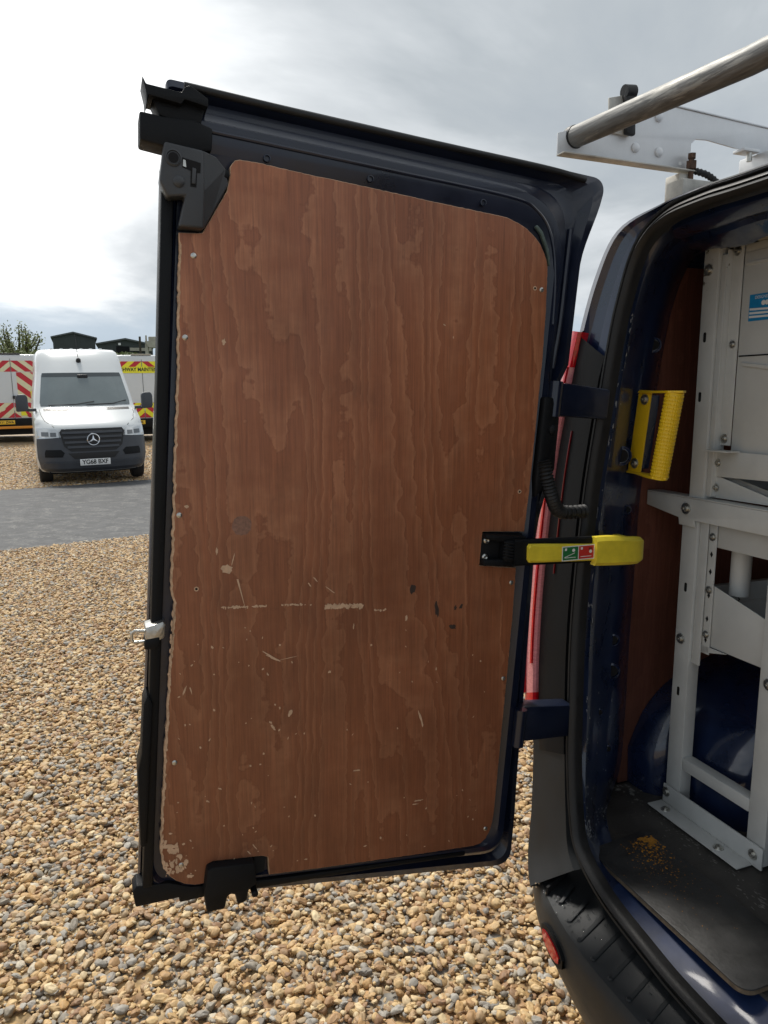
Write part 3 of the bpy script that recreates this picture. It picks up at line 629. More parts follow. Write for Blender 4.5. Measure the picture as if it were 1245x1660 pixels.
# ================================================================ the open rear door
def rrect(c, r, ns=(26, 70, 26, 40), nc=10):
    """rounded quad TL,TR,BR,BL in (u,v); returns points clockwise seen from the load bay side"""
    out = []
    for i in range(4):
        p = Vector(c[i]); a = (Vector(c[i-1])-p).normalized(); b = (Vector(c[(i+1) % 4])-p).normalized(); rr = r[i]
        p0, p1 = p+a*rr, p+b*rr
        for k in range(nc+1):
            t = k/nc; out.append((1-t)**2*p0+2*t*(1-t)*p*1.0+t*t*p1 if rr > 0 else p)
        q = Vector(c[(i+1) % 4]); e = q-(q-p).normalized()*r[(i+1) % 4]
        for k in range(1, ns[i]): out.append(p1.lerp(e, k/ns[i]))
    return out
def flare(p, amt):
    u, v = p
    if u < 0.2: u -= amt*sstep(1.86, 2.03, v)*sstep(0.2, -0.02, u)
    if amt > 0 and u < 0.03:
        K_ = [(.55, 0), (.70, .004), (.80, .010), (.93, .014), (1.20, .026), (1.30, .032), (1.36, .028), (1.42, .016), (1.50, .016), (1.58, .026), (1.62, .022), (1.67, .0), (2.1, 0)]
        for (a, ha), (b, hb) in zip(K_, K_[1:]):
            if a <= v <= b: u += (ha+(hb-ha)*(v-a)/(b-a))*sstep(.03, .0, u); break
    sag = 0.030*math.sin(math.pi*min(1, max(0, u/0.75)))*sstep(.75, .6, v)
    return (u, v-0.0*sag)
LOOPS = [(-.100, [(.70, 1.98), (.05, 1.98), (.05, .69), (.70, .70)], (.05, .12, .06, .05), 0),
         (-.088, [(.750, 2.02), (-.005, 2.02), (.004, .625), (.745, .65)], (.01, .04, .04, .02), .02),
         (-.066, [(.760, 2.040), (-.053, 2.044), (-.043, .572), (.750, .622)], (.01, .03, .04, .02), .036),
         (-.046, [(.760, 2.036), (-.050, 2.040), (-.040, .575), (.750, .626)], (.01, .03, .04, .02), .036),
         (-.040, [(.758, 2.024), (-.036, 2.028), (-.026, .592), (.747, .638)], (.01, .05, .04, .02), .026),
         (-.056, [(.754, 2.014), (-.026, 2.016), (-.018, .602), (.744, .646)], (.01, .07, .045, .02), .016),
         (-.052, [(.752, 2.000), (-.008, 2.000), (-.006, .616), (.741, .654)], (.01, .09, .045, .02), .006),
         (-.026, [(.748, 1.990), (.004, 1.990), (.000, .622), (.738, .660)], (.01, .10, .05, .03), 0),
         (-.020, [(.746, 1.978), (.017, 1.978), (.006, .632), (.736, .664)], (.01, .115, .05, .03), 0),
         (-.010, [(.744, 1.972), (.022, 1.972), (.010, .640), (.734, .667)], (.01, .115, .05, .04), 0),
         (-.008, [(.742, 1.945), (.034, 1.945), (.026, .652), (.731, .671)], (.01, .112, .05, .045), 0),
         (-.016, [(.738, 1.930), (.044, 1.930), (.036, .660), (.727, .674)], (.01, .105, .05, .05), 0)]
rings = []
for w, c, r, fl in LOOPS: rings.append([D(*flare(p, fl), w) for p in rrect(c, r)])
V, F = loft_data(rings, True); n = len(rings[0]); F.append(list(range(n))); F.append([(len(rings)-1)*n+k for k in range(n)])
DOOR = finish('rear_door', V, F, SKIN, VAN, 40)
DOOR['label'] = 'open rear door lined with varnished plywood'
ax0 = (0, -1, 0)
# plywood lining
PLY = [(0.734, 1.796), (0.698, 1.801), (0.663, 1.871), (0.660, 1.890), (0.660, 1.909), (0.653, 1.920), (0.645, 1.923), (0.614, 1.924), (0.532, 1.922), (0.423, 1.921), (0.306, 1.919), (0.182, 1.918), (0.150, 1.917), (0.129, 1.912), (0.107, 1.904), (0.089, 1.893), (0.075, 1.881), (0.065, 1.867), (0.058, 1.855), (0.054, 1.840), (0.048, 1.766), (0.044, 1.673), (0.043, 1.554), (0.042, 1.408), (0.044, 1.331), (0.138, 1.329), (0.138, 1.262), (0.054, 1.258), (0.050, 1.156), (0.048, 1.026), (0.047, 0.893), (0.045, 0.743), (0.046, 0.712), (0.050, 0.694), (0.058, 0.677), (0.070, 0.667), (0.085, 0.664), (0.182, 0.664), (0.317, 0.665), (0.443, 0.667), (0.519, 0.669), (0.522, 0.690), (0.524, 0.705), (0.535, 0.709), (0.625, 0.712), (0.634, 0.708), (0.637, 0.700), (0.639, 0.671), (0.655, 0.671), (0.673, 0.676), (0.688, 0.684), (0.700, 0.695), (0.709, 0.709), (0.715, 0.728), (0.719, 0.757), (0.719, 0.918), (0.717, 1.084), (0.714, 1.195), (0.722, 1.219), (0.723, 1.329), (0.727, 1.582)]
def jag(poly, step=0.006, amp=0.0009):
    out = []; random.seed(5)
    for i, p in enumerate(poly):
        a, b = Vector(p), Vector(poly[(i+1) % len(poly)]); d = b-a; k = max(1, int(d.length/step)); nrm = Vector((-d.y, d.x)).normalized()
        hard = amp*(1.6 if a.x > 0.70 and a.y < 1.75 else 0.45)
        for j in range(k): out.append(tuple(a+d*(j/k)+(nrm*random.uniform(-hard, hard) if j else Vector((0, 0)))))
    return out
jp = jag(PLY); n = len(jp)
V = [D(u, v, -.0125) for u, v in jp]+[D(u, v, -.0015) for u, v in jp]
cen = Vector((.38, 1.3))
inn = []
for i, (u, v) in enumerate(jp):
    a, b = Vector(jp[i-1]), Vector(jp[(i+1) % n]); t = (b-a).normalized(); nr = Vector((-t.y, t.x)); 
    w_ = 0.0035 if u > 0.70 and v < 1.78 else 0.0012
    inn.append((u+nr.x*w_, v+nr.y*w_))
V += [D(u, v, 0.0) for u, v in inn]
F = [list(range(n))]+[[i, (i+1) % n, n+(i+1) % n, n+i] for i in range(n)]+[[n+i, n+(i+1) % n, 2*n+(i+1) % n, 2*n+i] for i in range(n)]+[[2*n+i for i in range(n)]]
PLYO = finish('plywood_panel', V, F, [PLYM, EDGE], DOOR, 0)
for p in PLYO.data.polygons:
    if len(p.vertices) == 4: p.material_index = 1
PLYO['label'] = 'scuffed reddish brown plywood lining panel'
# free-edge trim, striker, blocks
prism('edge_trim', [(0.744, 0.676), (0.742, 1.03), (0.744, 1.28), (0.746, 1.60), (0.748, 1.90), (0.764, 1.90), (0.757, 1.60), (0.751, 1.28), (0.748, 1.03), (0.743, 0.676)][::1] and
      [(0.728, 0.676), (0.731, 1.03), (0.733, 1.28), (0.739, 1.60), (0.745, 1.90), (0.764, 1.90), (0.758, 1.60), (0.752, 1.28), (0.748, 1.03), (0.745, 0.676)], -.060, -.004, D, BLACK, DOOR, 0.003)
prism('edge_guide', [(0.742, 0.76), (0.742, 1.02), (0.752, 1.035), (0.757, 1.02), (0.757, 0.93), (0.762, 0.90), (0.752, 0.76)], -.05, .004, D, BLACK, DOOR, 0.003)
prism('bottom_seal', [(0.762, 0.672), (0.755, 0.682), (0.742, 0.680), (0.700, 0.678), (0.66, 0.664), (0.52, 0.655), (0.30, 0.652), (0.10, 0.650), (0.10, 0.640), (0.30, 0.642), (0.52, 0.640), (0.63, 0.640), (0.68, 0.636), (0.68, 0.646), (0.755, 0.640)], -.045, -.006, D, BLACK, DOOR, 0.003)
prism('upper_seal_block', [(0.800, 1.963), (0.765, 1.962), (0.720, 1.966), (0.690, 1.960), (0.690, 1.925), (0.730, 1.917), (0.798, 1.921)], -.05, .004, D, BLACK, DOOR, 0.004)
prism('upper_seal_lip', [(0.798, 2.010), (0.792, 2.000), (0.740, 1.999), (0.736, 2.008), (0.728, 2.012), (0.700, 1.998), (0.700, 1.986), (0.735, 1.990), (0.740, 1.982), (0.788, 1.985), (0.790, 1.975), (0.778, 1.966), (0.745, 1.962), (0.70, 1.965), (0.69, 1.98), (0.69, 2.02), (0.73, 2.024), (0.79, 2.006)][:11]+[(0.792, 1.99)], -.05, .012, D, BLACK, DOOR, 0.003)
prism('upper_seal_web', [(0.785, 1.990), (0.770, 1.965), (0.71, 1.955), (0.70, 2.00)], -.05, -.004, D, BLACK, DOOR, 0.002)
tube('top_seal', catmull([D(.735, 2.018, -.012), D(.50, 2.018, -.014), D(.25, 2.021, -.016), D(.06, 2.026, -.024), D(-.03, 2.026, -.034)], 8), 0.006, RUBBER, DOOR, 10)
tube('inner_crease', catmull([D(.70, 1.958, -.008), D(.40, 1.958, -.009), D(.15, 1.957, -.009), D(.085, 1.942, -.009), D(.048, 1.90, -.009), D(.030, 1.83, -.010), D(.024, 1.74, -.010)], 8), 0.0035, SKIN, DOOR, 8)
tube('side_crease', catmull([D(-.010, 1.93, -.036), D(-.012, 1.86, -.04), D(-.014, 1.75, -.044), D(-.008, 1.66, -.046)], 8), 0.006, SKIN, DOOR, 8)
for u, v, w in for_plugs: lathe('drain_plug', [(.009, -.004), (.009, .004), (.006, .006)], D(u, v, w), ax0, BLACK, DOOR, 14)
for u, v in ((.60, 1.936), (.20, 1.937), (.42, 1.9375)): lathe('stamped_hole', [(.006, -.004), (.006, .0012), (.0045, .0016), (.004, -.002)], D(u, v, -.0085), ax0, SKIN, DOOR, 14)
prism('sealant_bead', [(.088, 1.912), (.074, 1.900), (.058, 1.872), (.050, 1.846), (.046, 1.848), (.053, 1.876), (.070, 1.906), (.084, 1.917)], -.012, -.004, D, mat('old_sealant', (.07, .10, .09), .6, vary=.4, vscale=60), DOOR, .002)
# upper latch
LT = prism('upper_latch', [(0.763, 1.921), (0.704, 1.919), (0.700, 1.862), (0.698, 1.803), (0.737, 1.800), (0.729, 1.847), (0.755, 1.841), (0.768, 1.863), (0.765, 1.903)], -.01, .022, D, LATCHM, DOOR, 0.004, segs=3)
v = [(0.706, 1.919, .020), (0.684, 1.916, .012), (0.667, 1.903, .004), (0.661, 1.881, .001), (0.683, 1.834, .003), (0.6985, 1.803, .010), (0.702, 1.86, .020)]
finish('latch_flank', [D(*p) for p in v]+[D(p[0], p[1], -.012) for p in v], [list(range(7)), list(range(7, 14))[::-1]]+[[i, (i+1) % 7, 7+(i+1) % 7, 7+i] for i in range(7)], LATCHM, DOOR, 0, 0.002)
ax = (0, -1, 0)
lathe('latch_boss', [(.0125, -.002), (.0125, .002), (.0105, .003), (.0095, .001)], D(.749, 1.899, .022), ax, LATCHM, DOOR, 20)
lathe('latch_bore', [(.0075, -.002), (.0075, .0025)], D(.749, 1.899, .022), ax, DARK, DOOR, 18)
lathe('latch_button', [(.0088, -.002), (.0088, .002), (.006, .0045), (.002, .005)], D(.7395, 1.866, .022), ax, LATCHM, DOOR, 18)
prism('latch_slot', [(.736, 1.902), (.708, 1.899), (.708, 1.884), (.713, 1.884), (.713, 1.862), (.722, 1.862), (.7225, 1.885), (.735, 1.888)], .015, .0228, D, DARK, DOOR)
prism('latch_pawl', [(.7205, 1.890), (.7145, 1.889), (.7145, 1.866), (.7205, 1.866)], .019, .0250, D, LATCHM, DOOR, 0.001)
prism('latch_spring_plate', [(.7345, 1.899), (.731, 1.8985), (.7295, 1.8885), (.7345, 1.8895)], .019, .0236, D, STEEL, DOOR)
lathe('latch_cap', [(.008, -.004), (.008, .001), (.005, .003)], D(.668, 1.896, .001), ax, BLACK, DOOR, 14)
# lower latch
prism('lower_latch', [(0.637, 0.708), (0.627, 0.712), (0.552, 0.710), (0.546, 0.668), (0.560, 0.658), (0.563, 0.636), (0.579, 0.632), (0.584, 0.652), (0.592, 0.655), (0.598, 0.652), (0.602, 0.628), (0.634, 0.626), (0.640, 0.660)], -.012, .020, D, BLACK, DOOR, 0.004)
lathe('latch_pin', [(.006, 0), (.006, .02), (.004, .022)], D(.548, .648, .0), ax, BLACK, DOOR, 12)
prism('latch_recess', [(.549, .711), (.528, .708), (.528, .676), (.549, .672)], -.011, -.003, D, DARK, DOOR)
# striker on the free edge
prism('striker_bracket', [(0.760, 1.156), (0.732, 1.166), (0.727, 1.160), (0.728, 1.138), (0.758, 1.122)], -.03, .010, D, STEEL, DOOR, 0.002)
prism('striker_pad', [(0.760, 1.136), (0.736, 1.140), (0.736, 1.120), (0.760, 1.118)], -.03, .012, D, BLACK, DOOR, 0.003)
tube('striker_loop', [D(.752, 1.146, -.005), D(.776, 1.147, -.005), D(.780, 1.143, -.005), D(.780, 1.131, -.005), D(.776, 1.127, -.005), D(.752, 1.128, -.005)], .0028, STEEL, DOOR, 8)
# screws in the ply
for u, v in [(0.710, 1.764), (0.723-.006, 1.635), (0.713, 1.345), (0.701, 0.909), (0.681, 0.714), (0.063, 1.799), (0.062, 1.227), (0.057, 1.027), (.062, .70)]:
    s = lathe('screw', [(.0046, -.001), (.0046, .0006), (.0030, .0016), (.0012, .0017)], D(u, v, 0), ax, STEEL, DOOR, 12)
for u, v in [(0.679, 1.219), (0.065, 1.411), (.078, 1.80)]:
    s = lathe('screw_hole', [(.0042, -.001), (.0042, .0004)], D(u, v, 0), ax, CHIP, DOOR, 10)
    lathe('hole_shadow', [(.0022, -.001), (.0022, .0007)], D(u, v, 0), ax, DARK, DOOR, 8)
# worn-through marks (flat, thinner than paint)
def blob(u, v, a, b, rot, n=14, rough=.35):
    pts = []
    for k in range(n):
        t = 2*math.pi*k/n; r = 1+random.uniform(-rough, rough); x, y = math.cos(t)*a*r, math.sin(t)*b*r
        pts.append((u+x*math.cos(rot)-y*math.sin(rot), v+x*math.sin(rot)+y*math.cos(rot)))
    return pts
def marks(name, polys, m, w):
    V, F = [], []
    for p in polys:
        b = len(V); w += 1.2e-6; V += [D(u, v, w) for u, v in p]; F.append(list(range(b, b+len(p))))
    o = finish(name, V, F, m, DOOR, 0); o['kind'] = 'stuff'; return o
random.seed(12); P = []
def vline(u0, u1, v, dens, amp):
    u = u0
    while u > u1:
        if random.random() < dens: P.append(blob(u, v+random.uniform(-.001, .001)+(u-.5)*-.00, random.uniform(.0012, .0026), random.uniform(.3, 1)*amp, random.uniform(-.15, .15), 7, .4))
        u -= .0021
vline(.634, .588, 1.186, .95, .0028); vline(.580, .555, 1.187, .9, .0026); vline(.530, .475, 1.189, .65, .0022); vline(.447, .375, 1.186, 1.0, .0044); vline(.447, .375, 1.183, .9, .0044); vline(.350, .328, 1.176, .6, .004)
P.append([(.612, 1.236), (.6085, 1.236), (.590, 1.172), (.5925, 1.180)]); P.append(blob(.629, 1.254, .010, .008, 0, 16, .25)); P.append(blob(.648, 1.285, .0016, .006, 0))
P.append(blob(.544, 1.096, .019, .0013, .55)); P.append(blob(.538, 1.091, .013, .0016, .45)); P.append(blob(.702, 1.36, .004, .003, 0))
for u, v, a, b, r in [(.43, 1.06, .003, .0025, 0), (.50, .985, .0045, .006, 0), (.535, .97, .004, .0015, .5), (.530, .96, .006, .0022, .9), (.64, .83, .004, .0014, .5), (.62, .852, .0035, .0014, .4), (.36, .86, .008, .0014, 0), (.225, .782, .010, .0015, -.05), (.23, .775, .007, .001, 0), (.55, .73, .007, .0012, .9), (.56, .72, .005, .0012, .8), (.33, .70, .003, .0015, 0),
                      (.47, 1.235, .006, .001, .8), (.48, 1.225, .005, .001, .9), (.44, 1.215, .010, .0009, .6), (.39, 1.146, .0012, .005, 0), (.235, .955, .002, .016, -.35), (.285, 1.16, .002, .006, 0), (.51, 1.09, .015, .0007, -.2), (.62, 1.27, .001, .010, .2), (.69, 1.04, .0015, .010, .3), (.68, 1.04, .001, .008, -.3), (.655, 1.635, .003, .005, 0), (.26, 1.71, .003, .0012, .4), (.24, 1.69, .0008, .003, 0), (.20, .68, .002, .001, 0), (.45, .69, .003, .0012, 0)]:
    P.append(blob(u, v, a, b, r))
for k in range(90):
    u = random.uniform(.07, .71) if k > 40 else random.uniform(.5, .71); v = random.uniform(.68, 1.15); P.append(blob(u, v, random.uniform(.0006, .0018), random.uniform(.0008, .003), random.uniform(-1, 1), 7))
for k in range(40):                      # battered lower free corner and edge
    v = .70+abs(random.gauss(0, .03)); P.append(blob(random.uniform(.67, .712), v, random.uniform(.001, .004), random.uniform(.002, .007), random.uniform(-.4, .4), 8))
P += [blob(.700, .752, .014, .0045, .1, 16, .4), blob(.694, .742, .007, .004, .3, 12, .4), blob(.665, .690, .006, .003, .1, 12, .4)]
for k in range(60): P.append(blob(.7165+random.uniform(-.002, .0012), random.uniform(.75, 1.18), random.uniform(.0008, .0022), random.uniform(.002, .009), 0, 8))
marks('worn_patches', P, CHIP, .00035)
random.seed(41)
marks('glue_ring', [blob(.608, 1.330, .017, .017, 0, 28, .06)], mat('ring_mark', (.24, .125, .085), .55, vary=.35, vscale=160), .0002)
random.seed(4)
marks('dark_stains', [blob(.278, 1.216, .006, .011, .1), blob(.222, 1.175, .004, .014, -.15), blob(.185, 1.14, .008, .004, .3), blob(.182, 1.178, .003, .005, 0), blob(.17, 1.18, .003, .006, .4)], STAIN, .00025)
# check strap bracket + arm
CK = empty('door_check'); CK.parent = VAN
prism('check_bracket', [(0.140, 1.327), (0.046, 1.327), (0.040, 1.262), (0.137, 1.263)], -.010, -.002, D, BLACK, CK, 0.002)
prism('check_cheek', [(0.138, 1.326), (0.05, 1.324), (.046, 1.314), (.10, 1.312), (0.138, 1.317)], -.004, .016, D, BLACK, CK, 0.002)
prism('check_cheek', [(0.138, 1.276), (.10, 1.277), (.046, 1.276), (0.05, 1.265), (0.138, 1.264)], -.004, .016, D, BLACK, CK, 0.002)
prism('check_block', [(0.096, 1.315), (0.060, 1.318), (0.060, 1.272), (0.096, 1.274)], -.004, .022, D, BLACK, CK, 0.003)
for k in range(6): tube('check_spring', [D(.0985, 1.312-.006*k, .018), D(.082, 1.3105-.006*k, .025), D(.066, 1.3095-.006*k, .020)], .0022, BLACK, CK, 8)
for v in (1.312, 1.279): lathe('check_bolt', [(.0065, -.001), (.0065, .003), (.004, .005), (.002, .003)], D(.128, v, -.002), ax, STEEL, CK, 14)
def band(name, pts, z0, z1, th, m, par, bev=.003):
    """flat strap standing on edge that follows pts (x,y), heights z0..z1 (may be lists)"""
    P = [Vector((a, b, 0)) for a, b in pts]; rows = []
    for i, p in enumerate(P):
        t = (P[min(i+1, len(P)-1)]-P[max(i-1, 0)]).normalized(); n = Vector((t.y, -t.x, 0))*(th/2)
        a = z0[i] if isinstance(z0, list) else z0; b = z1[i] if isinstance(z1, list) else z1
        e = min(bev, (b-a)/3, th/3); nn = n.normalized()
        rows.append([(p.x+n.x, p.y+n.y, a+e), (p.x+n.x-nn.x*e, p.y+n.y-nn.y*e, a), (p.x-n.x, p.y-n.y, a), (p.x-n.x, p.y-n.y, b), (p.x+n.x-nn.x*e, p.y+n.y-nn.y*e, b), (p.x+n.x, p.y+n.y, b-e)])
    V, F = loft_data(rows, True); k = 6; F.append(list(range(k))); F.append([(len(rows)-1)*k+j for j in range(k)][::-1])
    return finish(name, V, F, m, par, 40)
xs = lin(0.035, 0.25, 6)
band('check_arm', [(x, -0.022) for x in xs], [1.268-.04*(x-.035) for x in xs], [1.320-.03*(x-.035) for x in xs], .010, BLACK, CK)
xs = [0.062, 0.066, 0.10, 0.14, 0.18, 0.222]
AY = band('check_arm_sleeve', [(x, -0.030) for x in xs], [1.280, 1.274, 1.272, 1.270, 1.268, 1.266], [1.306, 1.311, 1.309, 1.306, 1.303, 1.300], .012, YELP, CK, .004)
pts = catmull([(0.216, -0.034, 0), (0.25, -.036, 0), (0.29, -.036, 0), (0.325, -.030, 0), (0.346, -.008, 0), (0.354, .03, 0), (0.358, .075, 0)], 5)
AC = band('check_arm_cover', [(p.x, p.y) for p in pts], [1.2565-.05*(p.x-.216)+.018*sstep(.33, .36, p.x) for p in pts], [1.315-.05*(p.x-.216)-.014*sstep(.33, .36, p.x)+.002*math.sin((p.x-.216)*40) for p in pts], .022, YELP, CK, .008)
def LB(x, z, o): return (x, -0.0362-o, z)
def flat(name, x0, x1, za, zb, o, m, par): return finish(name, [LB(x0, za, o), LB(x1, za, o), LB(x1, zb, o), LB(x0, zb, o)], [[0, 1, 2, 3]], m, par, 0)
x0, x1, za, zb = .1375, .2150, 1.2715, 1.3015
flat('warning_label', x0, x1, za, zb, .0004, WHITE, CK); xm = (x0+x1)/2
flat('label_field', x0+.002, xm-.001, za+.002, zb-.002, .0008, GREEN, CK); flat('label_field', xm+.001, x1-.002, za+.002, zb-.002, .0008, LRED, CK)
for a in (x0+.002, xm+.001):
    flat('label_symbol', a+.004, a+.009, zb-.009, zb-.004, .0012, WHITE, CK)
    finish('label_symbol', [LB(a+.004, za+.006, .0012), LB(a+.030, za+.006, .0012), LB(a+.030, za+.0072, .0012), LB(a+.004, za+.0072, .0012)], [[0, 1, 2, 3]], WHITE, CK, 0)
finish('label_symbol', [LB(x0+.006, za+.007, .0013), LB(x0+.030, za+.015, .0013), LB(x0+.030, za+.0163, .0013), LB(x0+.006, za+.0083, .0013)], [[0, 1, 2, 3]], WHITE, CK, 0)
for cx0 in (x0+.027, xm+.029):
    c = Vector(LB(cx0, zb-.009 if cx0 < xm else zb-.014, .0010)); lathe('label_symbol', [(.0035, 0), (.0034, .0002)], c, ax, WHITE, CK, 12)
flat('label_symbol', xm+.024, xm+.033, zb-.010, zb-.006, .0012, mat('label_dark_red', (.2, .02, .02), .5), CK)

# yellow grab handle
GH = empty('grab_handle'); GH.parent = VAN
X = 0.418
def hp(y, z, x): return (x, y, z)
def hprism(name, poly, xa, xb, m, bev): return prism(name, poly, xa, xb, lambda a, b, w: (w, a, b), m, GH, bev)
hprism('handle_plate', [(0.099, 1.611), (0.060, 1.609), (0.083, 1.424), (0.124, 1.424)], X, X+.005, YEL, .0015)
prism('handle_flange', [(X+.004, .099), (X+.004, -.040), (X-.022, -.060), (X-.042, -.038), (X-.036, -.010), (X-.004, .070), (X-.003, .099)], 1.6035, 1.6085, XYZ, YEL, GH, .001)
prism('handle_flange', [(X+.004, .124), (X+.004, -.006), (X-.022, -.026), (X-.042, -.006), (X-.036, .020), (X-.004, .095), (X-.003, .124)], 1.4235, 1.4285, XYZ, YEL, GH, .001)
def grip():
    c0, c1 = Vector((X-.022, -0.037, 1.6055)), Vector((X-.022, -0.004, 1.4245)); axv = (c1-c0).normalized(); u = axv.orthogonal().normalized(); s = axv.cross(u); n, k = 120, 240; rows = []
    for i in range(k+1):
        t = i/k; c = c0.lerp(c1, t); row = []
        for j in range(n):
            a = 2*math.pi*j/n; h = max(0, math.sin(a*12+t*math.pi*24))*max(0, math.sin(a*12-t*math.pi*24))+max(0, -math.sin(a*12+t*math.pi*24))*max(0, -math.sin(a*12-t*math.pi*24))
            r = .0182+.0012*h*(1 if .02 < t < .98 else 0); row.append(c+(u*math.cos(a)+s*math.sin(a))*r)
        rows.append(row)
    V, F = loft_data(rows, True); F.append(list(range(n))[::-1]); F.append([k*n+j for j in range(n)]); return finish('handle_grip', V, F, YEL, GH, 60)
grip()
bolt('handle_bolt', (X, 0.078, 1.590), (-1, 0, 0), .012, STEEL, GH); bolt('handle_bolt', (X, 0.100, 1.447), (-1, 0, 0), .012, STEEL, GH)
hprism('handle_bracket', [(0.125, 1.60), (0.097, 1.60), (0.121, 1.43), (0.150, 1.43)], X+.005, X+.06, NAVY, .004)

# ================================================================ shelving rack (frame in van axes)
RK_ = empty('shelving_rack', VAN.location, VAN.rotation_euler)
tag(RK_, 'pale grey steel shelving rack bolted inside the blue van', 'shelving')
def post(name, y0, y1, z0, z1, x=0.55, d=0.032, par=RK_):
    """open channel upright: face towards the rear, two returns"""
    a = prism(name, [(x, y0), (x, y1), (x+d, y1), (x+d, y1+.003), (x+.003, y1+.003), (x+.003, y0-.003), (x+d, y0-.003), (x+d, y0)], z0, z1, XYZ, RACKM, par, .0012); return a
def slot(par, y, z, w=.004, h=.011, x=.55, name='slot'):
    pts = [(y+w*math.cos(t), z+(h-w)*(1 if math.sin(t) > 0 else -1)+w*math.sin(t)) for t in [2*math.pi*(k+.5)/14 for k in range(14)]]
    return prism(name, pts, x-.0006, x+.0028, lambda a, b, w_: (w_, a, b), DARK, par)
U1 = post('upright', 0.068, 0.026, 1.367, 1.912)
for y, z in ((.052, 1.725), (.055, 1.595)): slot(U1, y, z)
box('upright_lip', .556, .560, .010, .024, 1.375, 1.895, RACKM, RK_, .001)
box('upright_lip', .560, .585, .010, .013, 1.375, 1.905, RACKM, RK_, .001)
U1b = box('panel_strap', .572, .575, -.018, .010, 1.49, 1.915, RACKM, RK_, .001)
UP = box('side_panel', .578, .580, -.26, -.016, 1.462, 1.895, RACKP, RK_, .0008)
prism('panel_fold', [(-.030, 1.668), (-.26, 1.640), (-.26, 1.630), (-.036, 1.660)], .573, .577, lambda a, b, w: (w, a, b), RACKP, RK_, .001)
box('panel_seam', .5765, .5785, -.26, -.020, 1.680, 1.683, DARK, RK_)
box('panel_edge', .5745, .5785, -.26, -.022, 1.868, 1.874, RACKP, RK_, .001)
ST = box('sticker', .5768, .5776, -.175, -.038, 1.752, 1.806, BLUE, RK_)
def stf(x, y, yc, zc): return (.5764, yc-x, zc+y)
textmesh('sticker_text', 'DESIGNED & MANUFACTURED', .0085, lambda x, y: stf(x, y, -.106, 1.799), WHITE, RK_, xs=.92)
for k, (a, b, c, d_) in enumerate([(-.040, 1.776, -.172, 1.770), (-.040, 1.768, -.172, 1.764), (-.040, 1.7605, -.172, 1.757)]):
    finish('sticker_stripe', [stf(0, 0, a, b+.0025), stf(0, 0, c, d_+.0025), stf(0, 0, c, d_-.001), stf(0, 0, a, b-.002)], [[0, 1, 2, 3]], WHITE, RK_, 0)
for yy in (-.074, -.083): lathe('sticker_emblem', [(.0052, 0), (.0050, .0003)], (.5764, yy, 1.787), (-1, 0, 0), WHITE, RK_, 14)
bolt('rack_bolt', (.549, .052, 1.868), (-1, 0, 0), .0125, STEEL, RK_); bolt('rack_bolt', (.571, -.003, 1.900), (-1, 0, 0), .010, STEEL, RK_)
bolt('rack_bolt', (.571, -.006, 1.707), (-1, 0, 0), .0085, STEEL, RK_); bolt('rack_bolt', (.571, -.002, 1.505), (-1, 0, 0), .010, STEEL, RK_)
box('top_rail', .580, .60, -.26, .008, 1.893, 1.912, RACKM, RK_, .002)
# upper tray and its bracket
prism('tray_bracket', [(.018, 1.478), (-.26, 1.478), (-.26, 1.428), (.020, 1.420)], .566, .569, lambda a, b, w: (w, a, b), RACKM, RK_, .001)
box('tray_bracket_top', .530, .569, -.05, .016, 1.478, 1.4805, RACKP, RK_)
bolt('rack_bolt', (.566, .006, 1.451), (-1, 0, 0), .009, STEEL, RK_); bolt('rack_bolt', (.566, .008, 1.396), (-1, 0, 0), .009, STEEL, RK_)
prism('tray_end', [(.020, 1.420), (.000, 1.420), (-.20, 1.375), (.024, 1.372)], .570, .572, lambda a, b, w: (w, a, b), RACKM, RK_, .0008)
prism('shelf_tray', [(.06, 1.44), (.062, 1.44), (.062, 1.378), (-.25, 1.376), (-.25, 1.40), (-.252, 1.40), (-.252, 1.373), (.06, 1.375)], .58, 2.3, lambda a, b, w: (w, a, b), RACKM, RK_)
prism('shelf_tray', [(.06, 1.93), (.062, 1.93), (.062, 1.70), (-.25, 1.698), (-.25, 1.73), (-.252, 1.73), (-.252, 1.695), (.06, 1.697)], .59, 2.3, lambda a, b, w: (w, a, b), RACKM, RK_)
# mid rail across the end frame
prism('end_rail', [(.197, 1.366), (-.27, 1.366), (-.27, 1.317), (.040, 1.317), (.035, 1.302), (.085, 1.302), (.088, 1.318), (.197, 1.334)], .541, .546, lambda a, b, w: (w, a, b), RACKM, RK_, .0015)
box('end_rail_top', .541, .580, -.27, .197, 1.3665, 1.3695, RACKM, RK_, .001)
bolt('rack_bolt', (.540, .064, 1.342), (-1, 0, 0), .0135, STEEL, RK_)
U2 = post('upright', 0.083, 0.036, .612, 1.330)
for y, z in ((.060, 1.156), (.062, .90)): slot(U2, y, z)
bolt('rack_bolt', (.549, .064, 1.030), (-1, 0, 0), .0125, STEEL, RK_)
box('upright_lip', .556, .560, .010, .034, .98, 1.315, RACKM, RK_, .001)
PS = box('perforated_strip', .562, .565, -.010, .012, 1.012, 1.315, RACKM, RK_, .0008)
for z in (1.245, 1.205, 1.150, 1.155-.06, 1.045):
    prism('slot', [(.001, z-.007), (-.003, z), (.001, z+.007), (.005, z)], .5614, .5635, lambda a, b, w: (w, a, b), DARK, PS)
for z in (1.285, 1.163, 1.058): bolt('rack_bolt', (.561, .0005, z), (-1, 0, 0), .009, STEEL, RK_)
box('end_panel', .568, .570, -.24, -.006, 1.262, 1.335, RACKP, RK_, .0008)
tube('round_strut', [(.63, -.020, 1.15), (.63, -.020, 1.33)], .022, RACKP, RK_, 24)
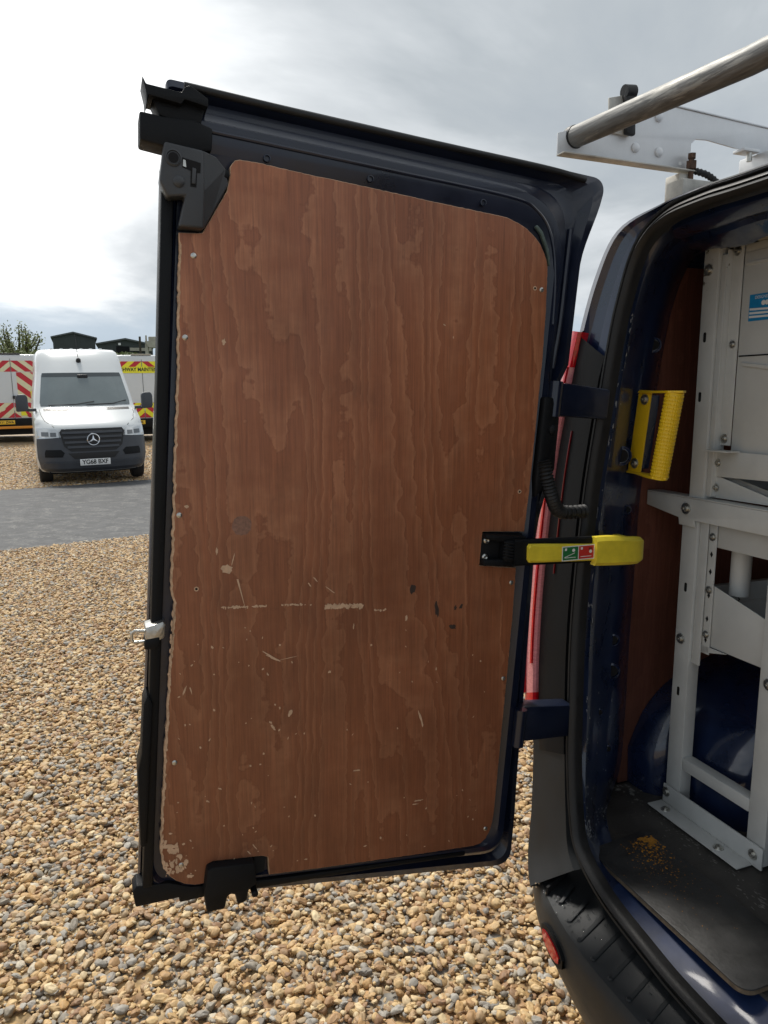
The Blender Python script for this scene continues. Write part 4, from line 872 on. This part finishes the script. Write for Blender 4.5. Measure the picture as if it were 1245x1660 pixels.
prism('tray_end', [(-.004, 1.174), (-.24, 1.112), (-.24, 1.030), (-.002, 1.030)], .568, .5705, lambda a, b, w: (w, a, b), RACKP, RK_, .0008)
prism('tray_foot', [(.020, 1.030), (-.06, 1.030), (.020, 1.010)], .562, .565, lambda a, b, w: (w, a, b), RACKM, RK_)
prism('shelf_tray', [(.060, 1.150), (.075, 1.150), (.075, 1.146), (.064, 1.146), (.064, 1.105), (.058, 1.100), (.058, 1.036), (-.235, 1.034), (-.235, 1.11), (-.238, 1.11), (-.238, 1.030), (.054, 1.032), (.054, 1.102), (.060, 1.107)], .572, 2.3, lambda a, b, w: (w, a, b), RACKM, RK_)
for xk, zk in ((.70, 1.10), (.86, 1.112)): tube('crack', [(xk, .0535, zk+.03), (xk+.012, .0535, zk+.012), (xk+.004, .0535, zk), (xk+.02, .0535, zk-.02)], .0012, DARK, RK_, 6)
U3 = post('upright', -.163, -.210, .612, 1.330)
bolt('rack_bolt', (.549, -.187, 1.010), (-1, 0, 0), .0125, STEEL, RK_)
prism('cross_rail', [(.0355, .742), (-.1625, .742), (-.1625, .712), (.0355, .712)], .550, .580, lambda a, b, w: (w, a, b), RACKM, RK_, .002)
FR = prism('foot_rail', [(.083, .655), (-.212, .655), (-.212, .606), (.083, .606)], .542, .547, lambda a, b, w: (w, a, b), RACKM, RK_, .0015)
box('foot_flange', .498, .5415, -.19, .085, .6065, .6095, RACKM, RK_, .001)
bolt('rack_bolt', (.541, .070, .638), (-1, 0, 0), .0115, STEEL, RK_); bolt('rack_bolt', (.541, -.190, .632), (-1, 0, 0), .0115, STEEL, RK_)
bolt('rack_bolt', (.518, .045, .6095), (0, 0, 1), .0115, STEEL, RK_); bolt('rack_bolt', (.518, -.120, .6095), (0, 0, 1), .0115, STEEL, RK_)
for x in (1.4, 2.25):
    post('upright', 0.083, 0.036, .602, 1.90, x); post('upright', -.205, -.252, .602, 1.90, x)
# long rails tie the frames together
for yy in (.060, -.19): box('long_rail', .583, 2.25, yy-.012, yy+.012, .612, .640, RACKM, RK_)

# ================================================================ loose step board on the load floor
BOARDM = mat('black_board', (0.046, 0.045, 0.044), 0.5, vary=0.5, vscale=10, bump=0.25, bscale=120, fleck=((0.50, 0.25, 0.035), 34, 1.085, 0.05), rvary=0.12)
SBO = empty('step_board', VAN.location, VAN.rotation_euler); tag(SBO, 'worn black board with rounded corners lying on the van floor edge', 'board')
pl = [tuple(p) for p in rrect([(.243, -.028), (.243, -.452), (.412, -.452), (.412, -.010)], (.035, .03, .03, .03), (12, 6, 12, 6), 8)]
prism('board_top', pl, .6115, .6150, XYZ, BOARDM, SBO, .001)
pl2 = [tuple(p) for p in rrect([(.2445, -.0295), (.2445, -.4505), (.4105, -.4505), (.4105, -.0115)], (.035, .03, .03, .03), (12, 6, 12, 6), 8)]
prism('board_core', pl2, .6020, .6114, XYZ, mat('board_core', (.16, .12, .08), .8, vary=.4, vscale=80), SBO)
random.seed(31); V = []; F = []
def smear(cx0, cy0, sx, sy, n, rr):
    for k in range(n):
        x, y = random.gauss(cx0, sx), random.gauss(cy0, sy)
        if not (.252 < x < .405 and -.44 < y < -.035): continue
        b = len(V); m_ = random.randint(6, 9); r = rr*random.uniform(.3, 1)
        for j in range(m_):
            a = 2*math.pi*j/m_; q = r*random.uniform(.5, 1.3); V.append((x+math.cos(a)*q, y+math.sin(a)*q, .6152+.0006*k/max(1, n)))
        F.append(list(range(b, b+m_)))
random.seed(31)
smear(.388, -.050, .009, .014, 120, .0045); smear(.360, -.080, .02, .035, 240, .0022); smear(.34, -.16, .035, .06, 160, .0013)
o = finish('rust_smears', V, F, mat('orange_rust_dust', (.45, .20, .025), .9, vary=.3, vscale=90), SBO, 0); o['kind'] = 'stuff'

# ================================================================ roof rack
RR = empty('roof_rack', VAN.location, VAN.rotation_euler); tag(RR, 'aluminium roof rack with a rear roller tube on the blue van', 'roof rack')
Y0 = 0.062
PLT = [(0.160, 2.104), (0.170, 2.108), (0.268, 2.112), (0.268, 2.186), (0.30, 2.186), (0.322, 2.186), (0.322, 2.150), (0.38, 2.158), (0.44, 2.186), (0.70, 2.168), (1.1, 2.150), (1.1, 2.112), (0.66, 2.124), (0.53, 2.132), (0.50, 2.130), (0.489, 2.122), (0.489, 2.062), (0.160, 2.068)]
PLT = [(0.160, 2.106), (0.30, 2.150), (0.44, 2.188), (0.70, 2.176), (1.6, 2.150), (1.6, 2.100), (0.66, 2.122), (0.53, 2.134), (0.50, 2.132), (0.489, 2.122), (0.489, 2.064), (0.160, 2.066)]
vmap = lambda a, b, w: (a, w, b)
SP = prism('side_plate', PLT, Y0, Y0+.004, vmap, ALU, RR, .001)
prism('plate_flange', [(0.160, 2.066), (0.489, 2.064), (0.489, 2.061), (0.160, 2.063)], Y0-.022, Y0+.004, vmap, ALUB, RR, .0008)
prism('plate_flange', [(0.44, 2.189), (0.70, 2.177), (1.6, 2.151), (1.6, 2.154), (0.70, 2.180), (0.44, 2.192)], Y0-.002, Y0+.02, vmap, ALU, RR, .0008)
prism('roller_bracket', [(0.272, 2.182), (0.318, 2.194), (0.324, 2.116), (0.276, 2.118)], Y0-.006, Y0-.0015, vmap, ALUB, RR, .001)
prism('bracket_bumper', [(0.302, 2.190), (0.326, 2.196), (0.330, 2.114), (0.308, 2.116)], Y0-.020, Y0-.0065, vmap, RUBBER, RR, .004)
lathe('bracket_cap', [(.013, -.012), (.013, .012), (.010, .014)], (0.314, Y0-.012, 2.196), (1, 0, .1), RUBBER, RR, 16)
tb = [(0.200, 0.075, 2.103), (0.203, -.36, 2.079), (0.212, -1.60, 2.075)]
tube('roller_tube', tb, .0205, GALV, RR, 32)
lathe('roller_end', [(.0215, -.006), (.0225, 0), (.0225, .010), (.020, .012)], (0.200, 0.064, 2.1025), (0, 1, .02), RUBBER, RR, 24)
for x, z in ((0.400, 2.176-.012), (0.345, 2.098), (0.405, 2.096)): lathe('plate_bolt', [(.010, 0), (.0095, .003), (.006, .005), (.002, .0056)], (x, Y0, z), (0, -1, 0), ALU, RR, 16)
lathe('bolt_hole', [(.004, -.001), (.004, .0005)], (.462, Y0, 2.080), (0, -1, 0), WHITE, RR, 10)
tube('clamp_bolt', [(0.478, Y0-.016, 2.022), (0.478, Y0-.016, 2.094)], .0055, RUST, RR, 10)
lathe('clamp_nut', [(.011, -.008), (.011, .008)], (0.478, Y0-.016, 2.074), (0, 0, 1), RUST, RR, 6); lathe('clamp_nut', [(.0085, -.005), (.0085, .005)], (0.478, Y0-.016, 2.092), (0, 0, 1), RUST, RR, 6)
box('clamp_foot', .452, .484, Y0-.012, Y0+.03, 2.002, 2.058, ALUB, RR, .002)
tube('clamp_bolt', catmull([(0.486, Y0-.016, 2.064), (0.515, Y0-.024, 2.056), (.54, Y0-.03, 2.038), (0.56, Y0-.035, 2.010)], 8), [.0058 if k % 2 else .0075 for k in range(25)], RUBBER, RR, 10)
box('cross_bar', .66, .70, -1.60, .10, 2.076, 2.118, ALU, RR, .004)
box('gutter_clip', .615, .66, Y0-.02, Y0+.012, 2.118, 2.124, ALU, RR, .001); tube('clip_bolt', [(.640, Y0-.01, 2.10), (.640, Y0-.01, 2.118)], .006, STEEL, RR, 8)
box('gutter_rail', .40, 3.2, -.02, .03, 1.990, 2.026, ALUB, RR, .004)
for x in (1.4, 2.3): box('cross_bar', x, x+.04, -1.60, .10, 2.076, 2.118, ALU, RR, .004); 
prism('side_plate', PLT, -1.602, -1.598, vmap, ALU, RR, .001)
box('gutter_rail', .40, 3.2, -1.57, -1.52, 1.990, 2.026, ALUB, RR, .004)
for x in (.66, 1.4, 2.3):
    for y in (-.0, -1.55): box('bar_foot', x+.004, x+.036, y-.01, y+.02, 2.026, 2.077, ALUB, RR, .002)

# ================================================================ parked white van facing the yard
def yawd(deg): return (0, 0, rad(90+deg))   # local +x points away from the camera side, turned left by deg
WP = Vector((-5.52, 14.15)); WV = empty('white_van', (WP.x, WP.y, gz(WP.x, WP.y)-.012), (rad(-1.3), rad(-.5), rad(90+25.5)))
tag(WV, 'white delivery van with grey bumper and star badge parked facing the road', 'van')
FR_ = [(.26, .10, .90), (.34, .03, .96), (.45, 0, .985), (.60, .0, .99), (.78, .03, .99), (.95, .055, .985), (1.08, .10, .975), (1.16, .18, .965), (1.26, .42, .955), (1.38, .72, .945), (1.475, .98, .935), (1.7, 1.19, .905), (1.95, 1.43, .865), (2.16, 1.64, .835), (2.30, 1.78, .825), (2.46, 1.95, .81), (2.58, 2.12, .785), (2.65, 2.40, .74), (2.675, 2.8, .66)]
def frow(z):
    for a, b in zip(FR_, FR_[1:]):
        if a[0] <= z <= b[0]:
            t = (z-a[0])/(b[0]-a[0]); return a[1]+(b[1]-a[1])*t, a[2]+(b[2]-a[2])*t
    return (FR_[0][1:] if z < FR_[0][0] else FR_[-1][1:])
def front(t, z, out=0.0):    # t: image-right offset in metres
    x, hw = frow(z); k = min(1.0, abs(t)/hw); bend = .34 if z < 1.2 else .22
    return (x+bend*k**5+.05*k*k-out, -t, z)
ZS = [a[0] for a in FR_]; ZS2 = []
for a, b in zip(ZS, ZS[1:]): ZS2 += [a, (a+b)/2]
ZS2.append(ZS[-1]); K = 24
rows = []
for z in ZS2:
    x, hw = frow(z); c = [front(hw*(-1+2*j/K), z) for j in range(K+1)]
    def side(sgn):
        fx = c[0][0]; hs = hw+(1.0-hw)*.75 if z < 1.3 else hw+.04
        return [(fx+.35, sgn*hs, z), (fx+.9 if z > 1.2 else fx+.75, sgn*(hs+.01), z), (6.0, sgn*(hs+.01), z)]
    rows.append(side(1)[::-1]+c+side(-1))
body = loft('body', rows, WHITEP, WV, smooth=50)
pts = [r[0] for r in rows]+[r[-1] for r in rows[::-1]]; finish('rear_panel', pts, [list(range(len(pts)))], WHITEP, WV, 0)
pts = rows[-1]; finish('roof_panel', pts, [list(range(len(pts)))], WHITEP, WV, 0)
for k, yy in enumerate((-.5, -.3, -.1, .1, .3, .5)): box('roof_rib', 2.75, 5.8, yy-.03, yy+.03, 2.672, 2.690, WHITEP, WV, .006)
def patch(name, poly_lr, out, m, nz=8, nt=16, thick=.02, par=None):
    """poly_lr: list of (z, tl, tr) rows bottom to top; draped over the front"""
    rws = []
    for (za, la, ra_), (zb, lb, rb_) in zip(poly_lr, poly_lr[1:]):
        for k in range(nz):
            s = k/nz; z = za+(zb-za)*s; l = la+(lb-la)*s; r = ra_+(rb_-ra_)*s; rws.append((z, l, r))
    rws.append(poly_lr[-1])
    f_ = [[front(l+(r-l)*j/nt, z, out) for j in range(nt+1)] for z, l, r in rws]
    b_ = [[front(l+(r-l)*j/nt, z, out-thick) for j in range(nt+1)] for z, l, r in rws]
    V, F = loft_data(f_); nb = len(V); nr, nc = len(f_), nt+1
    V += [p for r in b_ for p in r]
    rim = [j for j in range(nc)]+[i*nc+nc-1 for i in range(1, nr)]+[(nr-1)*nc+j for j in range(nc-2, -1, -1)]+[i*nc for i in range(nr-2, 0, -1)]
    for a, b in zip(rim, rim[1:]+rim[:1]): F.append([a, b, nb+b, nb+a])
    return finish(name, V, F, m, par or WV, 40)
patch('windscreen', [(1.50, -.84, .84), (1.56, -.85, .85), (2.10, -.77, .77), (2.15, -.75, .75)], .012, GLASS, 6, 20)
patch('screen_band', [(2.07, -.765, .765), (2.146, -.742, .742)], .016, mat('screen_shade', (.05, .06, .065), .15), 3, 20)
for t0 in (-.62, .32): box('dash_object', 1.22, 1.30, -(t0+.28), -t0, 1.52, 1.60, GREYP, WV, .02)
tube('wiper', [front(-.70, 1.51, .03), front(-.2, 1.52, .03), front(.15, 1.57, .03)], .008, INK, WV, 6); tube('wiper', [front(.0, 1.51, .03), front(.5, 1.52, .03), front(.78, 1.58, .03)], .008, INK, WV, 6)
patch('scuttle_vent', [(1.405, -.80, -.34), (1.445, -.80, -.36)], .012, INK, 2, 6); patch('scuttle_vent', [(1.405, .36, .80), (1.445, .37, .80)], .012, INK, 2, 6)
patch('bumper', [(.27, -.86, .86), (.33, -.94, .94), (.55, -.985, .985), (.80, -.985, .985), (.90, -.975, .975), (.93, -.55, .55)], .035, GREYP, 5, 24)
patch('bumper_lip', [(.33, -.86, .86), (.36, -.90, .90), (.43, -.90, .90), (.455, -.86, .86)], .075, GREYP, 3, 20, .05)
patch('fog_recess', [(.56, -.86, -.56), (.64, -.86, -.52), (.70, -.84, -.58)], .042, BLACK, 3, 6); patch('fog_recess', [(.56, .56, .86), (.64, .52, .86), (.70, .58, .84)], .042, BLACK, 3, 6)
patch('lower_intake', [(.52, -.36, .36), (.63, -.46, .46)], .045, INK, 3, 10)
G = patch('grille', [(.66, -.40, .40), (.76, -.52, .52), (1.02, -.58, .58), (1.08, -.54, .54)], .045, INK, 4, 12)
for z, w_ in ((.74, .46), (.83, .50), (.92, .52), (1.01, .54)):
    patch('grille_bar', [(z-.018, -w_, w_), (z+.022, -w_, w_)], .070, GREYP, 2, 12, .03)
for sg in (-1, 1): tube('bonnet_gap', [front(sg*.66, 1.12, .004), front(sg*.80, 1.22, .004), front(sg*.86, 1.34, .004), front(sg*.87, 1.44, .004)], .007, GREYP, WV, 6)
# star badge
c = Vector(front(0, .875, .10)); BAD = empty('badge'); BAD.parent = WV
tube('badge_ring', [c+Vector((0, math.cos(a)*.105, math.sin(a)*.105)) for a in lin(0, 2*math.pi, 28)], .013, CHROME, BAD, 8, cap=False)
lathe('badge_disc', [(.10, 0), (.10, .005)], c+Vector((.012, 0, 0)), (-1, 0, 0), INK, BAD, 24)
for k in range(3):
    a = rad(90+120*k); d = Vector((0, math.cos(a), math.sin(a))); s = Vector((0, -math.sin(a), math.cos(a)))
    finish('badge_point', [c+d*.10, c+s*.020, c-s*.020, c+Vector((-.016, 0, 0)), c-d*.012], [[0, 1, 3], [0, 3, 2], [1, 4, 3], [2, 3, 4]], CHROME, BAD, 0)
for s in (-1, 1):
    a, b = (lambda l, r: (l, r) if s > 0 else (-r, -l)), None
    patch('headlamp', [(.89,)+a(.62, .93), (.93,)+a(.59, .955), (1.04,)+a(.60, .965), (1.10,)+a(.66, .965)], .022, LENS, 4, 8)
    patch('lamp_unit', [(.945,)+a(.64, .74), (1.02,)+a(.64, .74)], .030, mat('lamp_inside', (.16, .17, .18), .15, .3), 2, 4); patch('lamp_unit', [(.95,)+a(.77, .89), (1.03,)+a(.77, .89)], .030, mat('lamp_inside', (.16, .17, .18), .15, .3), 2, 4)
    M = empty('wing_mirror'); M.parent = WV
    ty = s*1.17; p = (.98, -ty, 1.58)
    prism('mirror_shell', [(ty-.11, 1.40), (ty+.09, 1.41), (ty+.11, 1.47), (ty+.11, 1.68), (ty+.07, 1.735), (ty-.06, 1.735), (ty-.11, 1.69)], .93, 1.08, lambda q, z, w: (w, -q, z), GREYP, M, .03)
    box('mirror_arm', .98, 1.06, min(-s*.92, -s*1.10), max(-s*.92, -s*1.10), 1.40, 1.46, GREYP, M, .015)
for x in (.92, 4.8):
    wheel(WV, (x, .86, .345), .345, .24, (0, 1, 0)); wheel(WV, (x, -.86, .345), .345, .24, (0, -1, 0))
box('underbody', .3, 5.9, -.80, .80, .22, .52, BLACK, WV)
NP = box('number_plate', -.106, -.094, -.27, .27, .395, .515, PLATEW, WV, .003)
textmesh('plate_text', 'YG68 BXF', .115, lambda x, y: (-.1075, -x, .455+y), INK, WV, xs=.92, bold=.003)
tube('aerial', [(1.95, 0.03, 2.47), (2.10, .045, 2.95)], .006, INK, WV, 6); lathe('aerial_base', [(.05, -.02), (.045, .03), (.02, .06)], (1.86, .03, 2.40), (-.7, 0, .7), INK, WV, 14)
box('rear_view_mirror', 1.50, 1.56, -.10, .10, 2.03, 2.11, INK, WV, .02)
# ================================================================ chevron-marked works vans, seen from behind
def back_van(name, loc, yaw, label, cream, hgt, text, plate, extra):
    V_ = empty(name, (loc[0], loc[1], gz(*loc)-.01), (rad(-1.0), 0, rad(90+yaw))); tag(V_, label, 'van', 'works vans parked behind the white van')
    hw0, hw1, z0, z1 = 1.0, .86, .55, hgt
    def hw(z): return hw0 if z < 1.2 else hw0+(hw1-hw0)*((z-1.2)/(z1-1.2))**1.5
    def xr(z): return 0.0 if z < 1.0 else .16*((z-1.0)/(z1-1.0))**1.4
    zs = lin(z0, z1-.10, 12)+[z1-.04, z1-.01, z1]
    rows = []
    for z in zs:
        ins = 0 if z < z1-.09 else (.02, .07, .16)[[z1-.04, z1-.01, z1].index(z)]
        h = hw(z)-ins; x = xr(z)+ins*.6; c = []
        for j in range(13):
            t = -1+2*j/12; c.append((x+.05*abs(t)**40, -t*h, z))
        rows.append([(5.2, h, z), (1.0, h+.005, z), (.12+x, h, z)]+c+[(.12+x, -h, z), (1.0, -h-.005, z), (5.2, -h, z)])
    loft('body', rows, WHITEP, V_, smooth=45); finish('roof_panel', rows[-1], [list(range(len(rows[-1])))], WHITEP, V_, 0)
    pts = [r[0] for r in rows]+[r[-1] for r in rows[::-1]]; finish('front_panel', pts, [list(range(len(pts)))], WHITEP, V_, 0)
    def R(t, z, o): return (xr(z)-o+.05*min(1, abs(t)/hw(z))**40, -t, z)
    def quad(nm, poly, o, m, par=V_):
        """draped flat piece: poly in (t,z)"""
        return finish(nm, [R(t, z, o) for t, z in poly], [list(range(len(poly)))], m, par, 0)
    base = CREAM if cream else FYEL
    def clip(poly, inside, cut):
        out = []
        for i, p in enumerate(poly):
            q = poly[i-1]
            if inside(p):
                if not inside(q): out.append(cut(q, p))
                out.append(p)
            elif inside(q): out.append(cut(q, p))
        return out
    def clipbox(poly, a, b, c, d):
        for ax_, lim, sg in ((0, a, 1), (0, b, -1), (1, c, 1), (1, d, -1)):
            def ins(p): return (p[ax_]-lim)*sg >= -1e-9
            def cut(q, p):
                s = (lim-q[ax_])/(p[ax_]-q[ax_]); return (q[0]+(p[0]-q[0])*s, q[1]+(p[1]-q[1])*s)
            poly = clip(poly, ins, cut)
            if len(poly) < 3: return None
        return poly
    def chev(a, b, c, d, step=.34, shift=0.0, slope=.85):
        """red stripes rising to the centre line inside box t a..b, z c..d"""
        n = 4
        for k in range(n): quad('marking_ground', [(a, c+(d-c)*k/n), (b, c+(d-c)*k/n), (b, c+(d-c)*(k+1)/n), (a, c+(d-c)*(k+1)/n)], .004, base)
        sg = 1 if (a+b)/2 > 0 else -1
        for k in range(-8, 16):
            h = k*step+shift
            poly = [(0, h), (0, h+step*.5), (sg*1.6, h+step*.5-1.6*slope), (sg*1.6, h-1.6*slope)]
            pl = clipbox([(x, y+c) for x, y in poly], a, b, c, d)
            if pl: quad('chevron_stripe', pl, .008, RED)
    zt = hgt-.20
    chev(-.80, -.012, zt-.34, zt); chev(.012, .80, zt-.34, zt)
    chev(-.90, -.012, .78, 1.24); chev(.012, .90, .78, 1.24)
    if cream:
        chev(.14, .86, 1.26, zt-.36, .42, .1); chev(-.86, -.74, 1.26, zt-.36, .42, .1)
        quad('yellow_patch', [(.50, 1.40), (.88, 1.40), (.88, 1.60), (.50, 1.60)], .010, FYEL); quad('yellow_patch', [(.18, .84), (.36, .84), (.30, .96), (.18, .96)], .010, FYEL)
        quad('window_blank', [(-.72, 1.27), (.10, 1.27), (.10, zt-.36), (-.72, zt-.36)], .006, mat('grey_blank', (.62, .66, .68), .3))
        box('orange_bar', -.10, -.03, -1.0, 1.0, .44, .52, ORANGE, V_, .01)
    if text:
        quad('text_band', [(-.80, zt-.36), (.80, zt-.36), (.80, zt-.17), (-.80, zt-.17)], .012, FYEL)
        textmesh('marking_text', text, .155, lambda x, y: R(x, zt-.255+y, .016), INK, V_, xs=.86, bold=.004)
    box('door_gap', -.006, .01, -.006, .006, .62, 1.0, INK, V_)
    finish('door_gap', [R(-.006, z, .0095) for z in lin(1.0, hgt-.14, 6)]+[R(.006, z, .0095) for z in lin(1.0, hgt-.14, 6)[::-1]], [[i, i+1, 10-i, 11-i] for i in range(5)], INK, V_, 0)
    box('bumper', -.09, .10, -.98, .98, .47, .76, BLACK, V_, .03)
    box('handle', -.05, .0, -.14, .02, 1.36, 1.46, INK, V_, .01)
    pm = box('number_plate', -.106, -.092, .02, .54, .58, .70, PLATEY, V_, .003)
    textmesh('plate_text', plate, .105, lambda x, y: (-.1075, -x+.28, .64+y), INK, V_, xs=.92, bold=.003)
    for s in (-1, 1): box('tail_lamp', -.004, .10, s*.96-.045, s*.96+.045, .95, 1.35, LAMP_R, V_, .01)
    box('roof_light', hgt*.055, .5, -.30, .30, hgt-.005, hgt+.03, INK if cream else PALE, V_, .01)
    for x in (1.1, 4.3): wheel(V_, (x, .85, .335), .335, .22, (0, 1, 0)); wheel(V_, (x, -.85, .335), .335, .22, (0, -1, 0))
    box('underbody', .2, 5.1, -.8, .8, .24, .56, BLACK, V_)
    return V_, R
bv, R = back_van('works_van', (-11.55, 23.4), 27, 'white works van with cream and red chevrons on its rear doors', True, 2.74, None, 'FY16 ZWA', 0)
bv2, R2 = back_van('works_van', (-7.50, 23.5), 22, 'white works van with yellow and red chevrons and lettering on its rear', False, 2.72, 'HIGHWAY MAINTENANCE', 'FX17 LDE', 0)
lathe('badge', [(.07, 0), (.065, .01)], R2(.0, 1.27, .012), (-1, 0, 0), CHROME, bv2, 16)

# ================================================================ far sheds, tree, hedge, pole
def far(px, d): return (px-622.5)/1200*d
def zat(py, d): return 1.6+(640-py)/1200*d
def shed(name, d, xl, xr_, yr, ye, yb, xridge, label, opening):
    S = empty(name, (far((xl+xr_)/2, d), d, 0), (0, 0, math.atan(-far((xl+xr_)/2, d)/d))); tag(S, label, 'shed', 'sheds on the far rise')
    hw = far(xr_, d)-far(xl, d); hw /= 2; zr, ze = zat(yr, d), zat(ye, d); zb = gz(S.location.x, d)-.5; xr0 = far(xridge, d)-S.location.x
    f_ = lambda a, b, w: (a, w, b)
    prism('walls', [(-hw, zb), (hw, zb), (hw, ze), (xr0, zr), (-hw, ze)], 0, 26, f_, SHED, S)
    rf = prism('roof', [(-hw-.3, ze-.1), (xr0, zr), (hw+.3, ze-.1), (hw+.3, ze+.12), (xr0, zr+.24), (-hw-.3, ze+.12)], -.4, 26.4, f_, mat('shed_roof', (.09, .10, .10), .6), S)
    for k in range(1, 14):
        x = -hw+2*hw*k/14; zt = ze+(zr-ze)*(1-abs((x-xr0)/(hw+abs(xr0)))); box('cladding_rib', x-.04, x+.04, -.05, -.002, zb, zt-.25, SHED, S)
    if opening:
        prism('doorway', [(opening[0]*hw, zb), (opening[1]*hw, zb), (opening[1]*hw, ze-.25), (opening[0]*hw, ze-.25)], -.06, -.01, f_, DARK, S)
        box('pale_sheeting', hw*.15, hw*.95, -.5, -.2, ze-.9, ze-.45, PALE, S); box('lamp', -.5*hw+.9, -.5*hw+1.25, -.3, -.08, ze-.1, ze+.2, WHITE, S)
    return S
shed('farm_shed', 120, 101, 163, 544, 551, 575, 131, 'tall dark green shed rising above the white van roof', None)
shed('farm_shed', 112, 172, 254, 554, 561.5, 580, 213, 'low dark shed with an open bay behind the yellow chevron van', (-.35, .12))
d = 110; P_ = tube('utility_pole', [(far(236, d), d, gz(far(236, d), d)-.3), (far(236, d), d, zat(549, d))], .16, BARK, None, 8); tag(P_, 'thin dark pole beside the low shed', 'pole')
PT = empty('plant_tower', (far(254, 105), 105, 0)); tag(PT, 'pale concrete plant tower next to the dark pole', 'tower')
zb = gz(PT.location.x, 105)-.3
box('tower_leg', -.9, -.5, 0, .4, zb, zat(560, 105), PALE, PT); box('tower_leg', .9, 1.3, 0, .4, zb, zat(560, 105), PALE, PT)
prism('hopper', [(-.9, zat(556, 105)), (1.3, zat(556, 105)), (.9, zat(566, 105)), (-.3, zat(566, 105))], -.2, 1.4, lambda a, b, w: (a, w, b), PALE, PT); box('tower_head', -.4, 1.0, 0, 1.2, zat(556, 105), zat(549, 105), PALE, PT, .05); tube('vent_pipe', [(-.8, .3, zat(562, 105)), (-.8, .3, zat(547, 105))], .12, PALE, PT, 8)

def tree(name, px, d, ytop, ybase, wpx, label, seed, nb=26, nl=70):
    random.seed(seed); X0 = far(px, d); zb = gz(X0, d)-.3; T = empty(name, (X0, d, 0)); tag(T, label, 'tree', 'trees behind the works vans')
    H = zat(ytop, d); W = far(px+wpx/2, d)-X0; zc = zat(ybase, d)
    V, F = [], []; LV, LF = [], []
    def add(path, r):
        v, f = tube_data(path, r, 6, False, len(V)); V.extend(v); F.extend(f)
    add([Vector((0, 0, zb)), Vector((.1, 0, zc-1)), Vector((0, 0, zc+.3))], [.28, .22, .17])
    for k in range(nb):
        a = random.uniform(0, 2*math.pi); rr = math.sqrt(random.random()); top = zc+(H-zc)*(1-.62*rr*rr)*random.uniform(.62, 1.0)
        tip = Vector((math.cos(a)*rr*W, math.sin(a)*rr*W, top)); st = Vector((0, 0, zc-random.uniform(0, 1.2))); mid = st.lerp(tip, .5)+Vector((math.cos(a)*.3, math.sin(a)*.3, -.1))
        pth = catmull([st, mid, tip], 5); add(pth, [.09-.075*i/len(pth) for i in range(len(pth))])
        for q in range(nl):
            s = random.uniform(.35, 1.04); p = pth[min(len(pth)-1, int(s*(len(pth)-1)))]+Vector([random.gauss(0, .20) for _ in range(3)])
            e = random.uniform(.05, .12); u = Vector([random.uniform(-1, 1) for _ in range(3)]).normalized(); w = u.orthogonal().normalized(); b = len(LV)
            LV.extend([p-u*e, p+w*e*.55, p+u*e, p-w*e*.55]); LF.append([b, b+1, b+2, b+3])
    finish('trunk', V, F, BARK, T, 60); finish('crown', LV, LF, LEAF, T, 0); return T
tree('spring_tree', 42, 60, 518, 577, 84, 'thin spring tree with sparse green leaves behind the cream chevron van', 3, 34, 60)
tree('spring_tree', -14, 57, 548, 580, 60, 'smaller leafy tree at the side of the thin spring tree', 8, 18, 70)
random.seed(9); V = []; F = []
for k in range(5200):
    px = random.uniform(-25, 88) if k % 3 else random.uniform(195, 232); d = random.uniform(52, 55); h = 573-6*math.sin(px*.3)*.4-random.random()*1.5 if px < 100 else 574; x = far(px, d); z = random.uniform(gz(x, d), zat(h, d)); p = Vector((x, d, z))
    e = random.uniform(.06, .16); u = Vector([random.uniform(-1, 1) for _ in range(3)]).normalized(); w = u.orthogonal().normalized(); b = len(V); V += [p-u*e, p+w*e*.6, p+u*e, p-w*e*.6]; F.append([b, b+1, b+2, b+3])
tag(finish('hedge', V, F, HEDGE, None, 0), 'low green hedge along the yard edge behind the works vans', 'hedge', kind='stuff')
